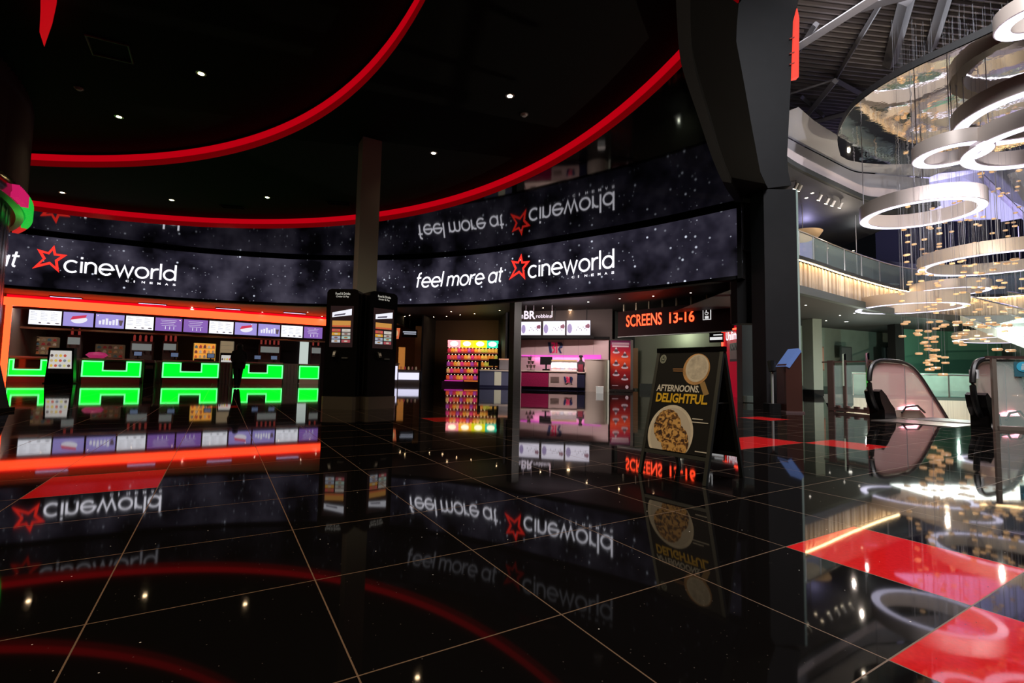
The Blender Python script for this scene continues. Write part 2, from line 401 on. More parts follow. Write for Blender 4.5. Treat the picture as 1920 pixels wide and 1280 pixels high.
# letters drawn as strokes
def A(cx, cy, r, a0, a1, n=14, ry=None):
    return [(cx+r*cos(radians(a0+(a1-a0)*i/n)), cy+(ry or r)*sin(radians(a0+(a1-a0)*i/n))) for i in range(n+1)]
GL = {'c': (.92, [A(.5, .5, .5, 48, 312)]), 'i': (.1, [[(.05, 0), (.05, 1)], [(.05, 1.24), (.05, 1.42)]]),
      'n': (.84, [[(.05, 0), (.05, 1)], [(.05, .5)]+A(.42, .6, .37, 180, 0)+[(.79, 0)]]),
      'e': (1.0, [[(.02, .5), (.98, .5)]+A(.5, .5, .48, 0, 318, 18)]),
      'w': (1.3, [[(0, 1), (.33, 0), (.65, .95), (.97, 0), (1.3, 1)]]), 'o': (1.0, [A(.5, .5, .48, 0, 360, 20)]),
      'r': (.5, [[(.05, 0), (.05, 1)], [(.05, .5)]+A(.5, .5, .45, 175, 80, 8)]), 'l': (.1, [[(.05, 0), (.05, 1.5)]]),
      'd': (.98, [A(.48, .5, .46, 0, 360, 20), [(.94, 0), (.94, 1.5)]]), 'a': (.98, [A(.48, .5, .46, 0, 360, 20), [(.94, 0), (.94, 1)]]),
      't': (.5, [[(.22, 1.35), (.22, .25)]+A(.42, .25, .2, 180, 270, 5), [(0, .97), (.5, .97)]]),
      'f': (.52, [[(.2, 0), (.2, 1.15)]+A(.42, 1.2, .22, 180, 80, 6), [(0, .95), (.5, .95)]]),
      'm': (1.36, [[(.05, 0), (.05, 1)], [(.05, .5)]+A(.37, .65, .31, 180, 0)+[(.68, 0)], [(.68, .5)]+A(1.0, .65, .31, 180, 0)+[(1.31, 0)]]), ' ': (.28, [])}
def ribbon(mb, pts, w_, fn):
    n = len(pts); closed = hypot(pts[0][0]-pts[-1][0], pts[0][1]-pts[-1][1]) < 1e-6; L_, R_ = [], []
    for i in range(n):
        a = pts[i-1] if i else (pts[n-2] if closed else None); b = pts[i+1] if i < n-1 else (pts[1] if closed else None); p = pts[i]
        d1 = Vector((p[0]-a[0], p[1]-a[1])).normalized() if a else None; d2 = Vector((b[0]-p[0], b[1]-p[1])).normalized() if b else None
        d1 = d1 or d2; d2 = d2 or d1; t = (d1+d2).normalized(); k = 1/max(.45, t.dot(d1)); L_.append((p[0]-t.y*w_*k, p[1]+t.x*w_*k)); R_.append((p[0]+t.y*w_*k, p[1]-t.x*w_*k))
    mb.add([fn(*q) for q in L_]+[fn(*q) for q in R_], [(n+i, n+i+1, i+1, i) for i in range(n-1)])
def strokes(mb, text, s0, s1, z0, xh, w_=.085, shear=0., gap=.2):
    W = sum(GL[c][0] for c in text)+gap*(len(text)-1); k = (s1-s0)/W; x = 0
    for c in text:
        for st in GL[c][1]:
            P = st
            ribbon(mb, P, w_, lambda a, b, x=x: band(s0+(x+a)*k+shear*b*xh, z0+b*xh))
        x += GL[c][0]+gap
def star_pts(cx, cz, r, rin, rot): return [(cx+(r if i % 2 == 0 else rin)*cos(rot+pi*i/5), cz+(r if i % 2 == 0 else rin)*sin(rot+pi*i/5)) for i in range(10)]
def logo(s0, s1, z0):
    m = MB(); strokes(m, 'cineworld', s0, s1, z0, .44, .082); m.build('lettering', TXT, vw)
    m = MB(); W = s1-s0
    for k, c in enumerate('CINEMAS'):
        x = s0+W*.535+k*W*.0735; letter(m, c, x, z0-.21, .035 if c == 'I' else .105, .085, 0, fn=lambda a, b: band(a, b))
    m.build('small_lettering', TXT, vw)
    m = MB()
    base = [(-1.0, .0), (-.34, .42), (-.72, .93), (-.18, .80), (.28, 1.28), (.42, .80), (1.12, .66), (.52, .36), (.56, -.20), (.08, .10)]
    # outline star with a long left arm
    P = [(s0-.45+x*.46, z0+.12+y*.66) for x, y in [(-1.02, -.18), (-.42, .45), (-.82, .98), (-.12, .86), (.22, 1.30), (.38, .82), (1.1, .80), (.52, .38), (.66, -.28), (.02, .16)]]
    cx = sum(p[0] for p in P)/10; cz = sum(p[1] for p in P)/10
    Q = [(cx+(x-cx)*.60+.0, cz+(z-cz)*.60) for x, z in P]
    m.add([band(*p) for p in P]+[band(*p) for p in Q], [(i, (i+1) % 10, 10+(i+1) % 10, 10+i) for i in range(10)]); m.build('star_emblem', STAR, vw)
logo(4.58, 8.14, 4.40); logo(23.68, 27.15, 4.47)
m = MB(); strokes(m, 'feel more at', 18.28, 22.40, 4.43, .43, .082, shear=.16, gap=.17); m.build('lettering', TXT, vw)
m = MB(); strokes(m, 'feel more at', -.85, 3.23, 4.40, .43, .082, shear=.16, gap=.17); m.build('lettering', TXT, vw)

# soffit behind the band
SL, SR = 3.80, 4.45
bq = [tuple(p[:2]) for p in BAND]
m = MB(); iB = min(range(len(bq)), key=lambda i: abs(bq[i][0]+7.2))
DRED = mat('dark_soffit_paint', (.03, .022, .024), .55, spec=.4)
L1 = bq[:iB+1]; m.add([(x, y, SL) for x, y in L1]+[(-7.2, 38, SL), (-34, 38, SL), (-34, 14, SL)], [tuple(range(len(L1)+3))]); struct('ceiling', m, DRED)
L2 = bq[iB:]; m = MB(); m.add([(x, y, SR) for x, y in L2]+[(7.2, 13.5, SR), (9.9, 17, SR), (9.9, 38, SR), (-7.2, 38, SR)], [tuple(range(len(L2)+4))]); struct('ceiling', m, DRED)
m = MB(); m.strip([bq[iB], (-7.2, 38)], SL, SR); struct('ceiling', m, BLK)

# ================================================================ planes of the shops: local frames
class Frame:
    def __init__(s, ox, oy, ang): s.o = Vector((ox, oy)); s.a = ang; s.d = Vector((cos(ang), sin(ang))); s.n = Vector((-sin(ang), cos(ang)))
    def hit(s, px, py, y=0.):                 # local (x, z) seen at a pixel on the plane y behind the line
        d = ray(px, py); o = s.o+s.n*y; t = (o.dot(s.n))/(d.x*s.n.x+d.y*s.n.y); p = d*t
        return (Vector((p.x, p.y))-o).dot(s.d), p.z+CAMZ
    def loc(s, x, y, z=0.): q = s.o+s.d*x+s.n*y; return (q.x, q.y, z)
    def thing(s, name, lab, cat, x, y, z=0., rz=0., group=None): return thing(name, lab, cat, s.loc(x, y, z), s.a+rz, group)
    def M(s): return Matrix.Translation((s.o.x, s.o.y, 0)) @ Matrix.Rotation(s.a, 4, 'Z')
K = Frame(-21.6, 20.5, radians(31.1))

# ---- lit orange portal around the food counter
ORANGE = emi('orange_lit_acrylic', (1, .052, .013), 4.2)
t = K.thing('portal_light', 'tall glowing orange frame around the food counter', 'sign', 0, 0)
xr = K.hit(612, 600)[0]
m = MB(); m.box((xr/2-.02, 0, 3.49), (xr+.26, .3, .34)); m.build('lintel', ORANGE, t)
m = MB(); m.box((.02, -.12, 1.66), (.20, .06, 3.3)); m.build('post', ORANGE, t)
m = MB(); m.box((xr/2, .12, 3.73), (xr+.4, .12, .13)); m.build('header_red_glow', mat('header_red_glow', (.25, .01, .01), .4, emis=(1, .0, .015), es=.7), t)  # portal's red light on the wall above, put into this strip as glow
m = MB(); m.box((xr/2, .3, 3.27), (xr, .3, .06)); m.build('bulkhead', BLK, t)
MK = K.M()
# room behind the counters
W1 = mat('dark_plum_wall', (.035, .018, .022), .7)
m = MB(); m.box((8, 5.9, 1.95), (17.5, .1, 3.9), M=MK); struct('wall_concession_back', m, W1)
m = MB(); m.box((-.2, 3, 1.95), (.15, 6, 3.9), M=MK); struct('wall_concession_side', m, mat('grey_wall', (.16, .13, .12), .7))
BGL = emi('screen_white', (.9, .92, 1.0), 1.2); VIO = emi('screen_violet', (.42, .36, .85), .85); PUR = emi('screen_purple', (.33, .17, .62), .75)
INK = mat('screen_dark_ink', (.05, .05, .06), .5, emis=(.25, .25, .3), es=.3); SRED = emi('screen_red', (.8, .05, .12), .8); SW = emi('screen_text_white', (.9, .9, 1), .95)
edges = [(52.5, 115.8), (117.4, 176), (178.5, 233.8), (235.5, 289), (291, 342.5), (344.3, 391), (392.5, 439), (440.8, 483), (484.6, 526.3), (527.8, 569), (570.4, 606)]
kinds = 'WNPWTTWNPWT'
seat = {'W': 'white menu screen listing food with small pictures', 'N': 'violet screen with a red frozen drink logo', 'P': 'violet screen showing a row of white cups and bottles', 'T': 'purple screen with lines of small white text'}
plc = ['leftmost of the row by the orange post', 'second from the orange post', 'third from the orange post', 'left of two purple text screens', 'the left one of a purple pair', 'the right one of a purple pair',
       'middle of the row above the visitor', 'right of the middle white screen', 'two right of the middle screen', 'nearest the black ordering kiosks', 'last of the row, touching the black kiosks']
ysc = 1.95
for k, ((a, b), kd) in enumerate(zip(edges, kinds)):
    x0 = K.hit(a, 600, ysc)[0]; x1 = K.hit(b, 600, ysc)[0]; wd = x1-x0; xc = (x0+x1)/2; z0, z1 = 2.66, 3.36
    t = K.thing('menu_screen', seat[kd]+', '+plc[k], 'screen', xc, ysc, 0, group='menu screens above the food counter')
    m = MB(); m.box((0, .045, (z0+z1)/2), (wd+.02, .07, z1-z0+.03)); m.build('casing', BLK, t)
    m = MB(); quad(m, -wd/2+.015, z0+.012, wd/2-.015, z1-.012, 0); m.build('display', {'W': BGL, 'N': VIO, 'P': VIO, 'T': PUR}[kd], t)
    m = MB(); m2 = MB(); y = -.004; zc = (z0+z1)/2
    if kd == 'W':
        for r in range(6):
            for c in range(3):
                for q in range(2): quad(m, -wd*.44+c*wd*.3, z1-.1-r*.075, -wd*.44+c*wd*.3+wd*(.2 if r % 3 else .12), z1-.088-r*.075, y)
        for c in range(3): disc(m2, -wd*.15+c*wd*.26, z0+.1, .05+.02*c, .03, y, 10)
        m.build('menu_print', INK, t); m2.build('food_pictures', INK, t)
    elif kd == 'N':
        disc(m2, .03, zc-.02, .3, .16, y, 24, rot=.15); m2.build('white_swirl', SW, t)
        m.slab([(-.3, zc-.03), (.26, zc+.1), (.3, zc+.24), (-.22, zc+.14)], y-.003, y-.006); m.build('red_logo', SRED, t)
    elif kd == 'P':
        for c in range(6): m.slab([(-.42+c*.13, z0+.17), (-.34+c*.13, z0+.17), (-.33+c*.13, z0+.36+.06*(c % 3)), (-.43+c*.13, z0+.36+.06*(c % 3))], y, y-.003)
        m.build('white_cups', SW, t)
        m.slab([(.36, z0+.15), (.46, z0+.15), (.52, z0+.46), (.30, z0+.46)], y, y-.003) if 0 else m2.slab([(.38, z0+.15), (.46, z0+.15), (.51, z0+.42), (.33, z0+.42)], y, y-.003); m2.build('dark_cup', INK, t)
    else:
        for r in range(4): quad(m, -wd*.3+.05*(r % 2), z1-.14-r*.09, wd*.28-.05*(r % 3), z1-.125-r*.09, y)
        for c in range(3): m.slab([(-.15+c*.18, z0+.1), (-.12+c*.18, z0+.1), (-.125+c*.18, z0+.26), (-.145+c*.18, z0+.26)], y, y-.003)
        m.build('white_text', SW, t)
# rail under the screens
m = MB(); m.box((7.2, ysc+.1, 2.5), (14.8, .25, .09)); t = K.thing('screen_rail', 'long dark shelf rail under the row of menu screens', 'rail', 0, 0); m.build('rail', mat('bronze_rail', (.12, .09, .06), .4, metal=.5), t)
for k in range(9):
    p = K.loc(1.0+1.65*k, ysc-.3, 3.24); downlight('downlight', p, 'tiny downlight above the menu screens', 'tiny downlights above the menu screens', .03, 20, 30, (1, .70, .45), 120)
# linear blue-white lights on the soffit in front of the portal
LIN = emi('blue_white_tube', (.55, .6, 1.0), 2.5)
for k, (px, py, wpx, g) in enumerate([(124, 557.7, 46, ''), (286, 570, 42, ''), (428, 579, 37, ''), (552.6, 587, 30, '')]):
    p = onz(px, py, SL-.03); p2 = onz(px+wpx/2, py+2, SL-.03); t = thing('linear_light', 'blue-white linear light on the soffit, '+['leftmost of four', 'second from the left', 'third from the left', 'rightmost of four, near the kiosks'][k], 'ceiling light', p, radians(27), group='linear lights before the food counter')
    wd = 1.05; m = MB(); m.box((0, 0, .012), (wd+.05, .17, .03)); m.build('housing', DGR, t)
    m = MB(); m.box((0, 0, -.006), (wd, .11, .008)); m.build('diffuser', LIN, t)
for k, (px, py) in enumerate([(40, 555), (207, 566.5), (360, 576), (492, 585), (577, 585), (604, 593)]):
    downlight('downlight', onz(px, py, SL), 'small spot in the red-lit soffit by the linear lights', 'small soffit spots before the food counter', .04, 25, 170, (1, .80, .62), 130)

# ---- counters with green light panels
GRN = emi('green_lit_panel', (0, 1, .012), 2.4); GRN2 = emi('green_white_edge', (.12, 1, .22), 2.6); MINT = emi('mint_lit_panel', (.0, 1, .22), 1.0)
WORK = mat('speckled_worktop', (.30, .21, .19), .35, noise=.2, nscale=40); PLIN = mat('reddish_plinth', (.28, .07, .06), .4)
CB = mat('counter_grey_metal', (.22, .19, .17), .4, metal=.3)
yC = 1.0
def counter(a, b, na, nb, lab, full=True, z1=1.0, top=1.16, plin=PLIN):
    x0 = K.hit(a, 700, yC)[0]; x1 = K.hit(b, 700, yC)[0]; n0 = K.hit(na, 700, yC)[0]; n1 = K.hit(nb, 700, yC)[0]; o = (x0+x1)/2
    t = K.thing('food_counter', lab, 'counter', o, yC, 0, group='green-lit food counters'); x0 -= o; x1 -= o; n0 -= o; n1 -= o
    z0 = .30; zn = .57
    m = MB(); m.box(((x0+x1)/2, .42, top/2-.02), (x1-x0+.01, .78, top-.08)); m.build('body', CB, t)
    m = MB(); m.box(((x0+x1)/2, .42, top-.03), (x1-x0+.03, .95, .07), bev=.02); m.build('worktop', WORK, t)
    m = MB(); m.box(((x0+x1)/2, -.0, .13), (x1-x0, .08, .26)); m.build('plinth', plin, t)
    U = [(x0, z0), (x1, z0), (x1, z1), (n1, z1), (n1, zn), (n0, zn), (n0, z1), (x0, z1)] if full else [(x0, z0), (x1, z0), (x1, z1), (x0, z1)]
    m = MB(); m.slab(U, -.012, .03); m.build('light_panel', GRN, t)
    m = MB(); e = .055
    def edge(p, q):
        xa, xb = sorted((p[0], q[0])); za, zb = sorted((p[1], q[1])); m.box(((xa+xb)/2, -.02, (za+zb)/2), (xb-xa+e, .012, zb-za+e))
    for i in range(len(U)): edge(U[i], U[(i+1) % len(U)])
    m.build('bright_edge', GRN2, t)
    if full:
        m = MB(); m.box(((n0+n1)/2, -.02, (z1+zn)/2+.04), (n1-n0-e, .012, z1-zn-.02)); m.build('display_window', mat('dark_display_glass', (.03, .02, .012), .1), t)
        m = MB(); m.box(((n0+n1)/2, -.03, zn+.05), (n1-n0-.2, .03, .05)); m.build('inner_shelf', CB, t)
    return t
counter(15, 88, 24, 76, 'food counter with a mint-green lit U panel at the orange post')
counter(153.5, 262.5, 192, 237, 'food counter with a green lit U panel right of the left display stand')
counter(305, 408.5, 338, 377.5, 'food counter with a green lit U panel left of the standing visitor')
counter(438.5, 529, 466, 501, 'food counter with a green lit U panel just right of the standing visitor')
x0 = K.hit(561, 700, .5)[0]
t = counter(561.5, 597, 575, 585, 'short food counter with a plain green panel beside the black kiosks', False, .98, 1.12, mat('cream_base', (.45, .38, .3), .4))
GAPM = mat('dividing_panel_grey', (.20, .18, .17), .35, metal=.4)
for k, (a, b) in enumerate([(136, 152), (264, 268), (291, 303), (411, 437), (531, 559)]):
    xa = K.hit(a, 700, yC)[0]; xb = K.hit(b, 700, yC)[0]; t = K.thing('counter_divider', 'grey upright panel between green counters, '+['right of the left display stand', 'just left of the black bin', 'just right of the black bin', 'behind the display stand at the visitor', 'behind the second black bin'][k], 'panel', (xa+xb)/2, yC)
    m = MB(); m.box((0, .4, .56), (xb-xa, .7, 1.12)); m.build('body', GAPM, t)
    m = MB(); [m.box(((xb-xa)*(i/4-.5)*.9, .03, .56), (.015, .03, 1.0)) for i in range(5)]; m.build('ribs', STEEL, t)
# ---- queue display stands with screens, black bins between
def stand(px, bpx, htpx, wpx, lab, colr):
    g = onz(px, bpx, 0); Y = g.y; sc = Y/F; wd = wpx*sc; H = htpx*sc
    t = thing('display_stand', lab, 'kiosk', (g.x, g.y, 0), radians(18), group='display stands in the queue')
    m = MB(); m.slab([(-wd*.5, 0), (wd*.5, 0), (wd*.46, .5*H), (wd*.44, H), (-wd*.44, H), (-wd*.46, .5*H)], .0, .22); m.build('body', BLK2, t)
    m = MB(); m.slab([(-wd*.4, H*.42), (wd*.4, H*.42), (wd*.36, H*.92), (-wd*.36, H*.92)], -.012, .0); d = m.build('display', emi('stand_screen', (.75, .72, .68), .75), t)
    P = [(1, .7, .1), (.8, .15, .1), (.3, .35, .4), (.9, .85, .3), (.15, .1, .1), (.8, .6, .3)]
    for i in range(14):
        m = MB(); cx = (-.30+.15*(i % 5))*wd; cz = (.5+.14*(i//5))*H; disc(m, cx, cz, wd*.055, H*.04, -.018, 10); m.build('food_picture', emi('pic%d' % (i % 6), P[i % 6], .6), t)
    m = MB(); quad(m, -wd*.42, H*.28, wd*.42, H*.41, -.008); m.build('lower_panel', mat('grey_satin', (.3, .3, .32), .4), t)
    m = MB(); [m.box((-wd*.3+i*wd*.12, -.015, H*.405), (wd*.06, .02, .03)) for i in range(6)]; m.build('card_slots', BLK, t)
    m = MB(); m.box((0, .1, .02), (wd*1.05, .42, .04), bev=.03); m.build('foot', BLK, t)
    return t
stand(110, 719, 67, 44, 'black display stand with a bright food screen before the leftmost green counter', 0)
stand(423.5, 716.5, 55, 27, 'black display stand with a food screen to the left of the standing visitor', 0)
for k, (px, py) in enumerate([(279, 718), (550, 718.5)]):
    g = onz(px, py, 0); t = thing('litter_bin', ['black floor bin between the second and third green counters', 'black floor bin right of the fourth green counter'][k], 'bin', g, radians(31))
    m = MB(); m.box((0, 0, .5), (.5, .42, 1.0), bev=.05); m.build('body', BLK2, t)
    m = MB(); m.slab([(-.22, .95), (.22, .95), (.18, 1.12), (-.18, 1.12)], -.2, .2); m.build('hood', mat('grey_hood', (.18, .18, .2), .3), t)
    m = MB(); m.box((0, -.215, .78), (.3, .02, .16)); m.build('flap', STEEL, t)

# ---- clutter behind the counters: shelves, popcorn cabinets, bottles, tills
WARM = mat('warm_wood', (.42, .26, .12), .5, emis=(.9, .5, .2), es=.05)
def back_shelf(px, py0, py1, wpx, y, lab, colr, glow, rows=4):
    x, z0 = K.hit(px, py1, y); z1 = K.hit(px, py0, y)[1]; z0 = max(z0, .9); wd = wpx*(K.loc(x, y)[1])/F*1.05
    t = K.thing('snack_shelf', lab, 'shelf', x, y, 0)
    m = MB(); h = z1-z0; m.box((0, .2, (z0+z1)/2), (wd, .03, h)); [m.box((s*wd/2, .0, z1/2), (.04, .42, z1)) for s in (-1, 1)]
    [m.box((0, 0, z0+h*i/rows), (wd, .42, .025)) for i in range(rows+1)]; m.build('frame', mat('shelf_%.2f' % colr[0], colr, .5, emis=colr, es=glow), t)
    return t, wd, z0, z1
cols = [(.8, .25, .1), (.7, .1, .1), (.8, .6, .3), (.3, .1, .1), (.6, .45, .3), (.9, .8, .6), (.15, .3, .35)]
def fill(t, wd, z0, z1, rows, n, grp, what, glow=.25):
    root = t.location; R = Matrix.Rotation(t.rotation_euler.z, 4, 'Z'); h = (z1-z0)/rows
    for r in range(rows):
        for i in range(n):
            c = cols[(r*3+i*2) % len(cols)]; x = wd*((i+.5)/n-.5); q = root+R @ Vector((x, -.08, z0+r*h+.015))
            m = MB(); hh = h*.7*(.8+.2*((i*7+r*3) % 3)/2); a = wd/n*.34
            m.lathe([(1e-4, 0), (a, 0), (a*1.05, hh*.6), (a*.6, hh*.8), (a*.6, hh), (1e-4, hh)], n=8)
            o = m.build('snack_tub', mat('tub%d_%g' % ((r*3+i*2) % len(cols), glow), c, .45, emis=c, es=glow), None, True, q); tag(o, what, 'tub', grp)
t, wd, a, b = back_shelf(86, 632, 664, 30, 4.6, 'lit wooden snack shelf behind the leftmost green counter', (.45, .3, .18), .12); fill(t, wd, a, b, 4, 4, 'tubs on the shelf behind the left counter', 'small snack tub on the lit shelf behind the leftmost counter', .12)
t, wd, a, b = back_shelf(383, 644, 672, 32, 4.2, 'bright yellow-lit popcorn shelf left of the standing visitor', (.85, .5, .1), .4, 3); fill(t, wd, a, b, 3, 5, 'tubs on the yellow-lit shelf', 'popcorn tub on the bright yellow shelf', .3)
t, wd, a, b = back_shelf(206, 646, 670, 38, 3.6, 'low tan popcorn cabinet behind the second green counter', (.32, .22, .13), .1, 3); fill(t, wd, a, b, 3, 5, 'tubs in the tan cabinet', 'snack tub in the tan cabinet behind the second counter', .06)
t, wd, a, b = back_shelf(425, 640, 664, 20, 4.8, 'shelf with a pale yellow lamp behind the standing visitor', (.6, .5, .35), .2, 3)
for k, (px, p0, p1, wpx) in enumerate([(142, 628, 654, 20), (268, 640, 668, 34), (320, 640, 668, 22), (506, 646, 672, 36), (592, 648, 676, 18)]):
    x, z1 = K.hit(px, p0, 2.6); wd = wpx*K.loc(x, 2.6)[1]/F; t = K.thing('drinks_dispenser', 'dark drinks dispenser with lit taps behind the counter, '+['first from the orange post', 'behind the bin', 'left of the yellow-lit shelf', 'right of the standing visitor', 'nearest the black kiosks'][k], 'dispenser', x, 2.6, 0)
    m = MB(); m.box((0, 0, z1/2), (wd, .5, z1), bev=.04); m.build('body', mat('dark_machine', (.05, .05, .055), .35), t)
    m = MB(); m.box((0, -.255, z1-.3), (wd*.86, .02, .34)); m.build('lit_front', emi('machine_glow', (.55, .58, .55), .28), t)
    n = max(2, int(wd/.2)); 
    for i in range(n):
        xx = wd*((i+.5)/n-.5); m = MB(); m.box((xx, -.29, z1-.55), (.04, .06, .12)); m.build('tap', CHROME, t)
        m = MB(); m.cyl((xx, 0, z1), .05, .28, 10); m.lathe([(.05, .28), (.02, .34), (1e-4, .34)], (xx, 0, z1), 10); o = m.build('bottle', mat('red_bottle', (.6, .06, .05), .3, emis=(.8, .1, .08), es=.2), None, True, t.location); o.rotation_euler = t.rotation_euler
        tag(o, 'red-topped bottle standing on a drinks dispenser behind the counter', 'bottle', 'bottles on the drinks dispensers')
for k, (px, py) in enumerate([(120, 664), (258, 668), (327, 669), (395, 670), (483, 671), (514, 671)]):
    x, z = K.hit(px, py, yC+.3); t = K.thing('till', 'black till screen '+['by the left display stand', 'on the second counter right end', 'on the third counter left end', 'on the third counter near the visitor', 'on the fourth counter left of its window end', 'on the fourth counter right end'][k], 'till', x, yC+.35, 1.165, group='tills on the food counters')
    m = MB(); m.box((0, 0, .02), (.22, .2, .04), bev=.02); m.build('base', BLK, t)
    m = MB(); m.box((0, .02, .12), (.05, .05, .18)); m.build('neck', BLK, t)
    m = MB(); m.box((0, .03, .27), (.36, .04, .26), rx=-.3); m.build('monitor', BLK2, t)
    m = MB(); m.box((0, .0, .27), (.3, .01, .2), rx=-.3); m.build('display', emi('till_glow', (.25, .35, .6), .35), t)
# pink popcorn scoop bowl, white door at the back, lit doorway
x, z = K.hit(184, 657, 1.6); m = MB(); m.lathe([(1e-4, 0), (.25, 0), (.42, .14), (.3, .26), (1e-4, .3)], n=20); o = m.build('popcorn_bowl', emi('magenta_glow', (.8, .04, .22), .4), None, True, K.loc(x, yC+.4, 1.165)); tag(o, 'glowing magenta rounded bowl on the second green counter', 'bowl')
x0, z0 = K.hit(561, 676, 5.8); x1, z1 = K.hit(579, 641, 5.8)
m = MB(); m.box(((x0+x1)/2, 5.82, 1.35), (x1-x0, .05, 2.7), M=MK); struct('door_1', m, emi('lit_white_door', (.75, .85, .8), .7))
# white-lit counters in the corner right of the kiosks
C2 = Frame(*onz(735, 720, 0)[:2], radians(8))
def wcounter(pa, pb, pt, pb2, lab):
    a = C2.hit(pa, 700)[0]; b = C2.hit(pb, 700)[0]; zt = C2.hit((pa+pb)/2, pt)[1]; zb = max(.1, C2.hit((pa+pb)/2, pb2)[1]); o = (a+b)/2; wd = b-a
    t = C2.thing('corner_counter', lab, 'counter', o, 0, 0)
    m = MB(); m.box((0, .4, zt/2), (wd-.02, .7, zt)); m.build('body', CB, t)
    m = MB(); m.box((0, -.0, (zt-.15+zb)/2), (wd*.94, .05, zt-.15-zb)); m.build('light_panel', emi('violet_white_panel', (.78, .76, 1), 1.15), t)
    m = MB(); m.box((0, .4, zt), (wd+.06, .85, .09)); m.build('worktop', WORK, t)
wcounter(730, 745.5, 681.5, 711.5, 'tall white-lit counter end right of the black kiosks')
wcounter(746, 787, 694, 711.5, 'low white-lit counter with snacks right of the black kiosks')
x0 = C2.hit(779, 650, 1.2)[0]
m = MB(); MC = C2.M(); m.box(((x0+C2.hit(791, 650, 1.2)[0])/2, 2.2, 1.9), (C2.hit(791, 650, 1.2)[0]-x0+.05, 2.2, 3.8), M=MC); struct('wall_corner', m, mat('tan_lit_wall', (.55, .36, .22), .7))
m = MB(); m.box((C2.hit(762, 650, 4)[0], 4, 1.9), (9, .1, 3.8), M=MC); struct('wall_corner_back', m, mat('taupe_wall', (.22, .17, .13), .7))
light('corner_shop_lamp', 'POINT', C2.loc(1.2, 1.0, 3.2), 60, (1, .7, .4), .035)
t = C2.thing('promo_sign', 'red and yellow popcorn pictured sign in the corner shop', 'sign', C2.hit(743, 625, .8)[0], .8, C2.hit(743, 625, .8)[1])
m = MB(); m.slab([(-.2, -.35), (.16, -.35), (.24, .35), (-.26, .35)], -.02, .02); m.build('tub_cutout', emi('promo_red', (.9, .2, .08), .7), t)
m = MB(); disc(m, 0, .02, .12, .2, -.03); m.build('yellow_centre', emi('promo_yellow', (1, .6, .3), .6), t)
m = MB(); m.box((0, .05, .7), (.03, .03, .9)); m.build('hanger', BLK, t)
t = C2.thing('hanging_screen', 'dark hanging sign with two pale text lines in the corner shop', 'sign', C2.hit(768, 625, 1)[0], 1.0, C2.hit(768, 625, 1)[1])
m = MB(); m.box((0, 0, 0), (1.0, .06, .5)); m.build('board', BLK, t)
m = MB(); quad(m, -.42, .06, .42, .13, -.035); quad(m, -.36, -.06, .42, .0, -.035); m.build('text_lines', emi('pale_text', (.7, .75, .9), .6), t)
m = MB(); m.box((0, .0, .7), (.03, .03, .9)); m.build('hanger', BLK, t)
x, z = C2.hit(753.5, 655, 1.4)
t = C2.thing('snack_rack', 'small orange-lit snack rack hanging in the corner shop', 'shelf', x, 1.4, 0)
m = MB(); m.box((0, .1, 1.2), (.42, .04, 2.4)); [m.box((0, 0, .95+.35*i), (.42, .25, .03)) for i in range(5)]; m.build('frame', mat('orange_rack', (.8, .4, .12), .5, emis=(1, .45, .1), es=.25), t)
for i in range(5):
    q = C2.loc(C2.hit(752+7*i, 690, .3)[0], .35, C2.hit(765, 694)[1]+.047); m = MB(); m.lathe([(1e-4, 0), (.05, 0), (.06, .1), (.03, .2), (1e-4, .2)], n=10); o = m.build('sauce_bottle', mat('sauce%d' % i, cols[i], .4, emis=cols[i], es=.2), None, True, q); tag(o, 'small bottle on the low white-lit counter in the corner shop', 'bottle', 'bottles on the corner counter')

# ---------------------------------------------------------------- back walls of the right part of the lobby
def wall(name, pts, z1, m, z0=0):
    b = MB(); b.strip(pts, z0, z1, -.12); return struct(name, b, m)
BW = [tuple(at(790, 700, 30.5)[:2]), tuple(at(797, 700, 33.5)[:2]), tuple(at(953, 700, 30.3)[:2]), tuple(at(975, 700, 29)[:2])]
WDK = mat('dark_brown_wall', (.10, .065, .045), .8); WBK = mat('near_black_wall', (.02, .02, .022), .7)
wall('wall_back_1', [tuple(at(788, 700, 30.5)[:2]), tuple(at(812, 700, 34)[:2])], SR, WBK)
wall('wall_back_2', [tuple(at(812, 700, 34)[:2]), tuple(at(940, 700, 33)[:2])], SR, WDK)
wall('wall_back_3', [tuple(at(936, 700, 33)[:2]), tuple(at(950, 700, 28.5)[:2])], SR, WBK)
wall('wall_back_4', [tuple(at(975, 700, 28.2)[:2]), tuple(at(1148, 700, 26.3)[:2])], SR, mat('brown_grey_wall', (.06, .045, .04), .8))
wall('wall_back_5', [tuple(at(770, 700, 38)[:2]), tuple(at(1420, 700, 38)[:2])], SR, WBK)
